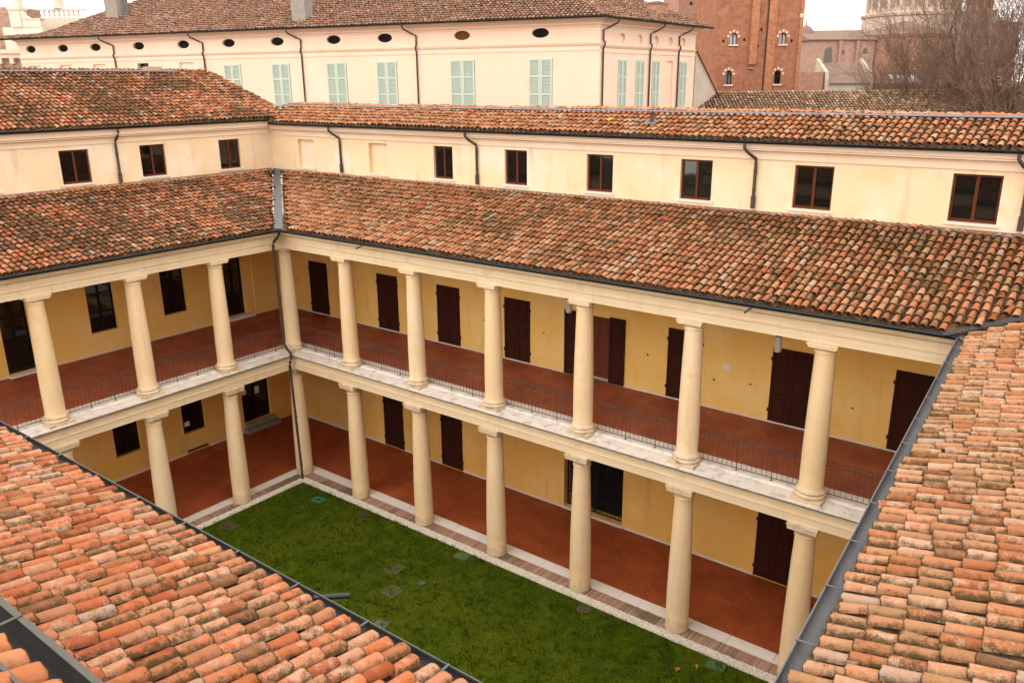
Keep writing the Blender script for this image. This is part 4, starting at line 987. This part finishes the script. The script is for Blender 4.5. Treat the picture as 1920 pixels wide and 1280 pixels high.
chimney(pal, FL, 19.3, -.8, 18.3, 20.6, 1.0, .8, M['chim'], False)
chimney(pal, FL, 37.2, -3.2, 19.2, 21.3, 1.15, .8, M['chim'], False)
g = MB(); P = FL(36.3, -3.4, 19.6); g.tube([P, P+np.array([0, 0, 1.6])], .12, 8); g.build('flue_pipe', M['zinc'], pal)
g = MB(); P = FL(37.9, -1.2, 18.5); g.tube([P, P+np.array([0, 0, .55])], .11, 8); g.build('flue_pipe', M['zinc'], pal)
chimney(pal, FR, 9.6, -1.5, 18.3, 19.35, 1.5, .8, M['brick_pale'])

def P2(D, r, z=0.): return CAM*np.array([1, 1, 0])+H*D+RT*r+np.array([0, 0, z])     # place by distance along the view and to the right
def faceframe(D, r, ang=0.):
    u = RT*math.cos(ang)+H*math.sin(ang); n = -H*math.cos(ang)+RT*math.sin(ang); return Frame(P2(D, r), u, n)

# brick house and gable end on the left and right of the palazzo
bh = thing('brick_house', 'old brick house end at the far left beside the palazzo', 'building', P2(66, -41.5))
F = faceframe(66, -41, .0); g = MB(); g.box(F, -4, 4.2, -6, 0, 0, 17.2); g.build('wall', M['church'], bh)
g = MB(); g.box(F, -4, 4.3, .003, .35, 17.22, 17.5); g.box(F, -4, 4.25, .003, .2, 16.9, 17.21); g.build('cornice', M['palazzo'], bh)
for k in range(9): g = MB(); g.box(F, -3.8+k*.9, -3.5+k*.9, .003, .3, 16.5, 16.89); g.build('bracket', M['palazzo'], bh)
gh = thing('gable_house', 'grey plastered gable house squeezed between palazzo and brick tower', 'house', P2(58, 13.2))
F = faceframe(58, 12.4, .9); g = MB(); pts = [(0, 0), (3.4, 0), (3.4, 14.1), (0.15, 16.6), (0, 16.6)]
n = len(pts); g.add([F(u, 0, z) for u, z in pts]+[F(u, -7, z) for u, z in pts], [tuple(range(n)), tuple(range(n, 2*n))]+[(i, (i+1) % n, n+(i+1) % n, n+i) for i in range(n)]); g.build('wall', M['grey_plaster'], gh)
g = MB(); g.prof(Frame(F.o, F.n, F.u), [(3.65, 13.98), (-.1, 16.86), (-.1, 16.74), (3.65, 13.84)], -7.2, .15); g.build('roof', M['tile_new'], gh)
lr = thing('low_house', 'low building with a speckled mossy tiled roof in front of the brick tower', 'building', P2(62, 22))
VL_, _ = slope(.42, 1, (H[0], H[1])); OL = P2(57.5, 11.5, 12.55)
rL = Roof(lr, 'roof', OL, RT, VL_, 0, 40, 3.75, lambda u, v: u > 0+0*v, 'tile_moss', pitch=.24, expo=.38, seed=31, scale=1.25); rL.make(np.array([], int))
F = faceframe(57.9, 11.5); g = MB(); g.box(F, 0, 40, -8, 0, 0, 12.5); g.build('wall', M['grey_plaster'], lr)

# ------------------------------------------------------------------ brick towers
tw = thing('brick_tower', 'tall red brick tower with two rows of arched windows', 'tower', P2(75, 21.5))
FT = faceframe(75, 21.45, .06)
def arch_wall(mb, F, u0, u1, z0, z1, wins, dep, seg=10):
    """wall with round-headed openings (u, sill z, half width, springing height)"""
    holes = [(u-w, u+w, z, z+h, dep) for u, z, w, h in wins]; full = [(u-w, u+w, z+h, z+h+w, 0) for u, z, w, h in wins]
    us = sorted({u0, u1}|{x for h in holes for x in h[:2]}); zs = sorted({z0, z1}|{x for h in holes+full for x in h[2:4]})
    for i in range(len(us)-1):
        for j in range(len(zs)-1):
            cu, cz = (us[i]+us[i+1])/2, (zs[j]+zs[j+1])/2
            if any(h[0] < cu < h[1] and h[2] < cz < h[3] for h in holes+full): continue
            mb.quad(F(us[i], 0, zs[j]), F(us[i+1], 0, zs[j]), F(us[i+1], 0, zs[j+1]), F(us[i], 0, zs[j+1]))
    for u, z, w, h in wins:
        A = [math.pi*k/seg for k in range(seg+1)]; zc = z+h
        arc = [(u+w*math.cos(t), zc+w*math.sin(t)) for t in A]; topp = [(u+w*math.cos(t), zc+w) for t in A]
        for k in range(seg):
            mb.quad(F(arc[k][0], 0, arc[k][1]), F(arc[k+1][0], 0, arc[k+1][1]), F(topp[k+1][0], 0, topp[k+1][1]), F(topp[k][0], 0, topp[k][1]))
        path = [(u+w, z)]+arc+[(u-w, z)]
        for k in range(len(path)-1): mb.quad(F(path[k][0], 0, path[k][1]), F(path[k+1][0], 0, path[k+1][1]), F(path[k+1][0], -dep, path[k+1][1]), F(path[k][0], -dep, path[k][1]))
        mb.quad(F(u-w, 0, z), F(u+w, 0, z), F(u+w, -dep, z), F(u-w, -dep, z))
def arch_window(F, u, z, w, h, dep, parent, gm):
    A = [math.pi*k/10 for k in range(11)]; g = MB(); pts = [(u+w, z)]+[(u+w*math.cos(t), z+h+w*math.sin(t)) for t in A]+[(u-w, z)]
    g.add([F(a, -dep+.03, b) for a, b in pts], [tuple(range(len(pts)))]); o = g.build('window', M[gm], parent)
    g = MB()
    for k in range(len(pts)-1):
        (a, b), (c, d) = pts[k], pts[k+1]; cx, cz = u, z+h*.6; s = .88
        g.quad(F(a, -dep+.06, b), F(c, -dep+.06, d), F(cx+(c-cx)*s, -dep+.06, cz+(d-cz)*s), F(cx+(a-cx)*s, -dep+.06, cz+(b-cz)*s))
    g.box(F, u-.035, u+.035, -dep+.04, -dep+.08, z, z+h+w*.9); g.build('frame', M['dark_frame'], o)
    g = MB(); g.box(F, u-w-.14, u+w+.14, .003, .12, z-.12, z-.003); g.build('sill', M['white_plaster'], o)
    for k, t in enumerate([.02, .27, .5, .73, .98]):
        a = math.pi*t; rr = w+.17; cu, cz = u+rr*math.cos(a), z+h+rr*math.sin(a); s = .085
        g = MB(); g.box(F, cu-s, cu+s, .002, .03, cz-s, cz+s); g.build('arch_stone', M['white_plaster'], o)
    g = MB(); B = [math.pi*k/10 for k in range(11)]
    ri, ro = w+.02, w+.33
    q = [F(u+ri*math.cos(t), .0015, z+h+ri*math.sin(t)) for t in B]+[F(u+ro*math.cos(t), .0015, z+h+ro*math.sin(t)) for t in B]
    g.add(q, [(k, k+1, 12+k, 11+k) for k in range(10)]); g.build('arch_ring', M['brick_strip'], o)
W1 = [(-2.33, 17.72, .29, .62, 'pale_glass'), (1.97, 17.72, .29, .62, 'pale_glass'), (-2.55, 14.46, .28, .85, 'glass'), (1.78, 14.46, .28, .85, 'glass')]
g = MB(); arch_wall(g, FT, -3.75, 3.55, 0, 34, [x[:4] for x in W1], .22)
g.quad(FT(3.55, 0, 0), FT(3.55, -8, 0), FT(3.55, -8, 34), FT(3.55, 0, 34)); g.quad(FT(-3.75, 0, 0), FT(-3.75, -8, 0), FT(-3.75, -8, 34), FT(-3.75, 0, 34)); g.quad(FT(-3.75, 0, 34), FT(3.55, 0, 34), FT(3.55, -8, 34), FT(-3.75, -8, 34))
g.build('wall', M['brick'], tw)
for u, z, w_, h_, gm in W1: arch_window(FT, u, z, w_, h_, .22, tw, gm)
g = MB(); g.prof(FT, [(.002, 15.85), (.12, 16.05), (.28, 16.1), (.28, 34), (.002, 34)], -.95, -.30); g.build('chimney_flue', M['brick_strip'], tw)
g = MB(); g.box(FT, -.9, -.38, .01, .2, 15.72, 15.84); g.build('flue_corbel', M['chim'], tw)
g = MB(); g.box(FT, .58, 1.28, .002, .14, 0, 34); g.build('pilaster', M['brick_strip'], tw)
g = MB(); g.tube([FT(.50, .06, 13), FT(.50, .06, 34)], .05, 6); g.build('downpipe', M['pipe'], tw)
g = MB(); g.box(FT, 3.3, 3.62, .002, .10, 0, 34); g.build('corner_strip', M['brick_strip'], tw)
g = MB(); g.box(FT, 3.25, 3.75, -.3, .12, 19.85, 20.15); g.build('stone_corbel', M['weathered'], tw)
for u, z in ((.05, 18.9), (-1.4, 18.1), (1.2, 18.0), (-3.2, 18.0), (2.75, 18.0), (-.2, 17.6)):
    g = MB(); g.box(FT, u-.09, u+.09, .001, .012, z-.12, z+.12); g.build('putlog_hole', M['black'], tw)
t2 = thing('pale_tower', 'paler pink brick tower rising behind the red tower', 'tower', P2(95, 20))
F = faceframe(92, 15.5, .05); g = MB(); g.box(F, 2.1, 8, -7, 0, 0, 36); g.build('wall', M['brick_pale'], t2)
g = MB(); g.box(F, 5.3, 8.01, .003, .25, 0, 36); g.build('pilaster', M['brick_pale'], t2)
for u, z in ((4.2, 20.2), (3.4, 22.4), (4.9, 23.8), (3.1, 18.9)):
    g = MB(); g.box(F, u-.12, u+.12, .001, .02, z-.14, z+.14); g.build('putlog_hole', M['black'], t2)
g = MB(); F2 = faceframe(86, 17, .05); g.box(F2, .2, 4.2, -3, 0, 0, 16.4); g.box(F2, -.1, 4.3, -3.2, .2, 16.41, 16.75); g.build('annex', M['grey_plaster'], t2)
g = MB(); g.box(F2, 1.2, 2.2, .001, .02, 15.4, 16.2); g.build('annex_window', M['glass'], t2)

# ------------------------------------------------------------------ the church
ch = thing('church', 'hazy pink brick church with drum, lean roofs and small apse dome far behind', 'church', P2(155, 68))
F = faceframe(150, 51.2, .02)
def gable_block(F, parent, u0, u1, ze, zr, dep, wm, rm, ov=.4, name='nave'):
    g = MB(); g.box(F, u0, u1, -dep, 0, 0, ze); o = g.build(name+'_wall', M[wm], parent)
    g = MB(); g.prof(Frame(F.o, F.u, F.n), [(ov, ze+.003), (ov, ze+.2), (-dep*.6, zr), (-dep-.3, zr), (-dep-.3, ze+.003)], u0-ov, u1+ov); g.build(name+'_roof', M[rm], parent)
    return o
M['church_roof'] = plain('faded_church_roof', (.22, .155, .12), .95, 0, .25, 1.2)
gable_block(F, ch, .2, 11.5, 21.0, 23.0, 12, 'church', 'church_roof')
g = MB(); g.box(F, 5.2, 5.7, .003, .5, 0, 20.9); g.box(F, 8.2, 8.6, .003, .5, 0, 20.9); g.build('buttress', M['church'], ch)
def niche(F, parent, u0, u1, z0, z1, mat, name, d=.03):
    w_ = (u1-u0)/2; A = [math.pi*k/8 for k in range(9)]; pts = [(u1, z0)]+[((u0+u1)/2+w_*math.cos(t), z1-w_+w_*math.sin(t)) for t in A]+[(u0, z0)]
    g = MB(); n = len(pts); g.add([F(a, d, b) for a, b in pts]+[F(a, .001, b) for a, b in pts], [tuple(range(n))]+[(i, (i+1) % n, n+(i+1) % n, n+i) for i in range(n)]); return g.build(name, mat, parent)
niche(F, ch, 2.9, 4.3, 15.7, 19.9, M['concrete'], 'arched_window'); niche(F, ch, 5.9, 6.4, 18.7, 19.5, M['glass'], 'window'); niche(F, ch, 5.6, 6.15, 15.9, 17.1, M['glass'], 'window'); niche(F, ch, 9.6, 10.3, 18.8, 19.8, M['glass'], 'window')
g = MB(); c = P2(156, 52.6); g.lathe((c[0], c[1], 0), [(1.5, 18), (1.5, 21.6), (1.45, 22.3), (1.2, 23.0), (.75, 23.5), (.2, 23.8), (.12, 24.0), (.10, 24.6), (.02, 25.2)], 20); g.build('apse_dome', M['church_roof'], ch)
# drum with windows
c = P2(165, 75.2)
g = MB(); g.lathe((c[0], c[1], 0), [(8.6, 18), (8.6, 25.3), (8.9, 25.5), (9.0, 25.9), (8.4, 26.0), (8.2, 26.2)], 40); o = g.build('drum_base', M['drum'], ch)
g = MB(); g.lathe((c[0], c[1], 0), [(7.9, 26.2), (7.9, 33.2), (8.4, 33.5), (8.5, 33.9), (8.2, 34)], 40); o = g.build('drum', M['drum'], ch)
for k in range(24):
    a = 2*math.pi*k/24+.1; F3 = Frame((c[0]+7.88*math.cos(a), c[1]+7.88*math.sin(a), 0), (-math.sin(a), math.cos(a), 0), (math.cos(a), math.sin(a), 0))
    g = MB(); g.box(F3, -.55, .55, .0, .1, 27.0, 31.6); g.build('drum_window', M['chim'], o)
    F3 = Frame((c[0]+7.88*math.cos(a+.13), c[1]+7.88*math.sin(a+.13), 0), (-math.sin(a+.13), math.cos(a+.13), 0), (math.cos(a+.13), math.sin(a+.13), 0))
    g = MB(); g.box(F3, -.28, .28, .0, .25, 26.2, 33.2); g.build('drum_pilaster', M['drum'], o)
g = MB(); g.lathe((c[0], c[1], 0), [(8.3, 34), (7.9, 36), (6.6, 38.5), (4.2, 40.4), (1.2, 41.2), (1.1, 43), (.1, 44)], 32); g.build('dome', M['church_roof'], ch)
# semicircular ambulatory with half-cone roof, transept on the right, bell tower
c = P2(156, 69.8); g = MB(); g.lathe((c[0], c[1], 0), [(8.6, 0), (8.6, 21.2), (8.9, 21.5), (8.9, 21.7)], 36); g.build('ambulatory_wall', M['brick_pale'], ch)
g = MB(); g.lathe((c[0], c[1], 0), [(9.0, 21.71), (9.0, 21.85), (.3, 24.3)], 36); g.build('ambulatory_roof', M['church_roof'], ch)
F = faceframe(160, 82, .02); gable_block(F, ch, -1, 10.8, 23.9, 24.9, 10, 'church', 'church_roof', name='transept')
bt = thing('bell_tower', 'brick bell tower with open arches partly hidden by bare branches', 'tower', P2(170, 90)); F = faceframe(170, 91.2, .05)
g = MB(); g.box(F, -2.6, 2.6, -5, 0, 0, 27.0); g.build('shaft', M['church'], bt)
g = MB(); arch_wall(g, F, -1.7, 1.7, 27.0, 35, [(-.85, 27.4, .42, 2.6), (.75, 27.4, .42, 2.6)], 3.4); g.quad(F(-1.7, 0, 27), F(-1.7, -3.4, 27), F(-1.7, -3.4, 35), F(-1.7, 0, 35)); g.quad(F(1.7, 0, 27), F(1.7, -3.4, 27), F(1.7, -3.4, 35), F(1.7, 0, 35)); g.build('belfry', M['church'], bt)
g = MB(); g.box(F, -2.75, 2.75, -5.15, .15, 26.7, 26.99); g.build('cornice', M['church'], bt)
# small house in front of the church
sh = thing('small_house', 'small house with pink tiled roof between two pale parapets below the church', 'house', P2(105, 39))
F = faceframe(105, 38.6, .03); g = MB(); g.box(F, 0, 5.2, -5, 0, 0, 14.2); g.build('wall', M['grey_plaster'], sh)
g = MB(); g.prof(F, [(.3, 14.2), (.3, 14.32), (-3.2, 16.7), (-3.2, 16.5)], .15, 5.05); g.build('roof', M['church_roof'], sh)
for u in (-.42, 5.06): g = MB(); g.prof(F, [(.35, 0), (.35, 14.7), (.1, 15.6), (-3.2, 17.2), (-3.2, 0)], u, u+.40); g.build('parapet', M['grey_plaster'], sh)
g = MB(); g.box(F, -3.2, -.56, -3, 0, 0, 15.6); g.build('side_block', M['brick_pale'], sh)
sk = MB(); F = faceframe(100, 46.2, .05); sk.prof(F, [(0, 14.3), (.1, 14.3), (-1.2, 15.2), (-1.3, 15.2)], -1.9, 1.4); o = sk.build('roof_sheet', M['awning']); tag(o, 'pale sheet roof seen through the bare twigs', 'roof sheet')
hd = MB(); F = faceframe(101.4, 40, .05); hd.box(F, 4.5, 30, -6, 0, 0, 14.25); o = hd.build('garden_wall', M['church']); tag(o, 'long brownish wall behind the bare trees', 'wall')

# white baroque gable with balustrade at top left
wf = thing('baroque_gable', 'pale baroque gable with scroll and balustrade at the top left', 'gable', P2(72, -42))
F = faceframe(72, -44.5, .0)
g = MB(); g.box(F, 3.2, 6.45, -1.2, 0, 0, 19.45); g.build('wall', M['white_plaster'], wf)
g = MB(); g.box(F, -3, 3.85, -5, -1.3, 0, 21.1); g.build('side_wall', M['church'], wf)
g = MB(); g.box(F, 3.98, 4.88, -.9, .12, 19.453, 20.75); g.box(F, 3.9, 4.97, -1.0, .2, 20.76, 20.98); g.build('pedestal', M['white_plaster'], wf)
pts = [(4.89, 20.9)]+[(4.89+1.1*(1-math.cos(a)), 20.9-.85*math.sin(a)) for a in [math.pi/2*k/8 for k in range(1, 9)]]+[(6.4, 20.05), (6.4, 19.453), (4.89, 19.453)]
g = MB(); n = len(pts); g.add([F(u, .05, z) for u, z in pts]+[F(u, -.5, z) for u, z in pts], [tuple(range(n)), tuple(range(n, 2*n))]+[(i, (i+1) % n, n+(i+1) % n, n+i) for i in range(n)]); g.build('scroll', M['white_plaster'], wf)
g = MB(); g.box(F, 4.95, 6.5, -.55, .1, 20.053, 20.12); g.build('coping', M['weathered'], wf)
F4 = faceframe(80, -48.8, .0)
g = MB(); g.box(F4, 4.9, 10.5, -.6, .1, 17, 20.7); g.box(F4, 4.9, 10.5, -.5, .05, 21.3, 21.48); o = g.build('balustrade', M['white_plaster'], wf)
for k in range(11):
    p = F4(5.5+k*.44, -.2, 20.7); g = MB(); g.lathe(p, [(.10, 0), (.10, .07), (.07, .11), (.15, .27), (.08, .44), (.11, .52), (.11, .60)], 8); g.build('baluster', M['white_plaster'], o)
for u in (4.55, 8.2):
    p = F4(u, -.2, 21.485); g = MB(); g.lathe(p, [(.48, 0), (.42, .8), (.62, 1.0), (.62, 1.2), (.42, 1.6), (.5, 2.6), (.35, 3.4), (.1, 3.8)], 12); g.build('stone_urn', M['white_plaster'], wf)

# lattice mast
ms = thing('radio_mast', 'thin grey lattice mast above the palazzo roof', 'mast', P2(130, 21.6))
c = P2(130, 21.6); M['mast'] = plain('mast_steel', (.42, .43, .50), .6, .2)
L4 = [RT*.42+H*.42, RT*.42-H*.42, -RT*.42-H*.42, -RT*.42+H*.42]
for a in L4: g = MB(); g.tube([c+a+np.array([0, 0, 0]), c+a+np.array([0, 0, 40])], .05, 5); g.build('leg', M['mast'], ms)
g = MB()
for k in range(40):
    for i in range(4):
        a, b = L4[i], L4[(i+1) % 4]; g.tube([c+a+np.array([0, 0, k*1.]), c+b+np.array([0, 0, k+1.])], .03, 4); g.tube([c+a+np.array([0, 0, k*1.]), c+b+np.array([0, 0, k*1.])], .03, 4)
g.build('lattice_bracing', M['mast'], ms)

# ------------------------------------------------------------------ bare winter trees
M['bark'] = plain('grey_brown_bark', (.125, .08, .05), .95, 0, .35, 3)
M['twig'] = plain('grey_red_twig', (.215, .135, .095), .9, 0, .3, 3)
M['ivy'] = plain('dark_ivy', (.075, .072, .022), .8, 0, .5, 6)
def tree(x, y, height, seed, label, spread=1., ivy=0, trunk_r=.22, nb=6, grp='bare trees at right'):
    g = np.random.default_rng(seed); t = thing('bare_tree', label, 'tree', (x, y, -.3), grp)
    tr, br = MB(), MB(); V, Fc = [], []
    def twig(p, q, r0, r1):
        d = q-p; L = np.linalg.norm(d)+1e-9; d = d/L; a = np.cross(d, (.3, .9, .2)); a /= np.linalg.norm(a); b = np.cross(d, a); n = len(V)
        for k in range(3): V.append(p+r0*(math.cos(2.094*k)*a+math.sin(2.094*k)*b))
        for k in range(3): V.append(q+r1*(math.cos(2.094*k)*a+math.sin(2.094*k)*b))
        for k in range(3): Fc.append((n+k, n+(k+1) % 3, n+3+(k+1) % 3, n+3+k))
    def grow(p, d, L, r, lev):
        pts = [p]; nseg = 4 if lev < 2 else 3
        for i in range(nseg):
            d = d+g.normal(0, .13+.03*lev, 3)+np.array([0, 0, .10]); d /= np.linalg.norm(d); pts.append(pts[-1]+d*L/nseg)
        r1 = r*.55
        if lev == 0: tr.tube(pts, r, 8, True, r1)
        elif lev < 3: br.tube(pts, r, 5, True, r1)
        else:
            for i in range(nseg): twig(pts[i], pts[i+1], r+(r1-r)*i/nseg, r+(r1-r)*(i+1)/nseg)
        if lev >= 5: return
        kids = [nb, 5, 5, 4, 4][lev]
        for k in range(kids):
            f = g.uniform(.30 if lev else .45, 1.) if k else 1.; i = min(int(f*nseg), nseg-1); q = pts[i]+(pts[i+1]-pts[i])*(f*nseg-i)
            ax = g.normal(0, 1, 3); ax -= ax@d*d; ax /= np.linalg.norm(ax); sp = g.uniform(.35, .8)*(.8 if k else .25)*spread
            nd = d*math.cos(sp)+ax*math.sin(sp); grow(q, nd, L*g.uniform(.58, .80), max(r1*g.uniform(.6, .9), .010), lev+1)
    grow(np.array([x, y, -.3]), np.array([0, 0, 1.]), height*.42, trunk_r, 0)
    tr.build('trunk', M['bark'], t, loc=(x, y, -.3)); br.build('branches', M['bark'], t)
    me = bpy.data.meshes.new('crown'); loc = np.array([x, y, height*.6]); me.from_pydata((np.array(V)-loc).tolist(), [], Fc); me.materials.append(M['twig'])
    o = bpy.data.objects.new('crown', me); reg(o, loc, t)
    if ivy:
        n = ivy//2; v = []; f = []
        for i in range(n):
            h = g.uniform(9, height*.66); a = g.uniform(0, 6.3); rr = abs(g.normal(0, .8))*(1.3-h/height)+.12; s = g.uniform(.05, .13); c = np.array([x+rr*math.cos(a), y+rr*math.sin(a), h]); p = g.normal(0, s, (3, 3))+c; k = len(v); v += p.tolist(); f.append((k, k+1, k+2))
        me = bpy.data.meshes.new('ivy'); me.from_pydata((np.array(v)-[x, y, 6]).tolist(), [], f); me.materials.append(M['ivy']); o = bpy.data.objects.new('ivy', me); reg(o, (x, y, 6), t)
for D, px, hgt, sd_, iv, lb, sp in ((62, 1790, 22, 41, 1500, 'bare tree with ivied trunk, middle of the row', 1.0), (60, 1885, 25, 42, 1800, 'tallest bare tree with ivied trunk at the right edge', .95),
                                (66, 1725, 18, 43, 0, 'smaller bare tree in front of the church apse', 1.05), (64, 1960, 25, 44, 800, 'bare tree cut by the right picture edge', 1.), (58, 1850, 20.0, 45, 600, 'bare bushy tree between the two ivied trees', 1.1), (70, 1680, 15, 46, 0, 'lowest bare tree, leftmost of the row', .8)):
    p = P2(D, (px-960)/FPX*D*.953); tree(p[0], p[1], hgt, sd_, lb, sp*.86, iv)

# ------------------------------------------------------------------ thin winter haze
mb = MB(); mb.box(WORLD, -330, 270, -130, 350, -1.4, 50); hz = mb.build('haze', M['paper']); hz['kind'] = 'stuff'
hm = bpy.data.materials.new('haze_air'); hm.use_nodes = True; hm.node_tree.nodes.clear()
ho = hm.node_tree.nodes.new('ShaderNodeOutputMaterial'); hv = hm.node_tree.nodes.new('ShaderNodeVolumePrincipled')
hv.inputs['Color'].default_value = (.97, .95, .95, 1); hv.inputs['Density'].default_value = .0038; hv.inputs['Anisotropy'].default_value = .1
hm.node_tree.links.new(hv.outputs[0], ho.inputs['Volume']); hz.data.materials.clear(); hz.data.materials.append(hm)
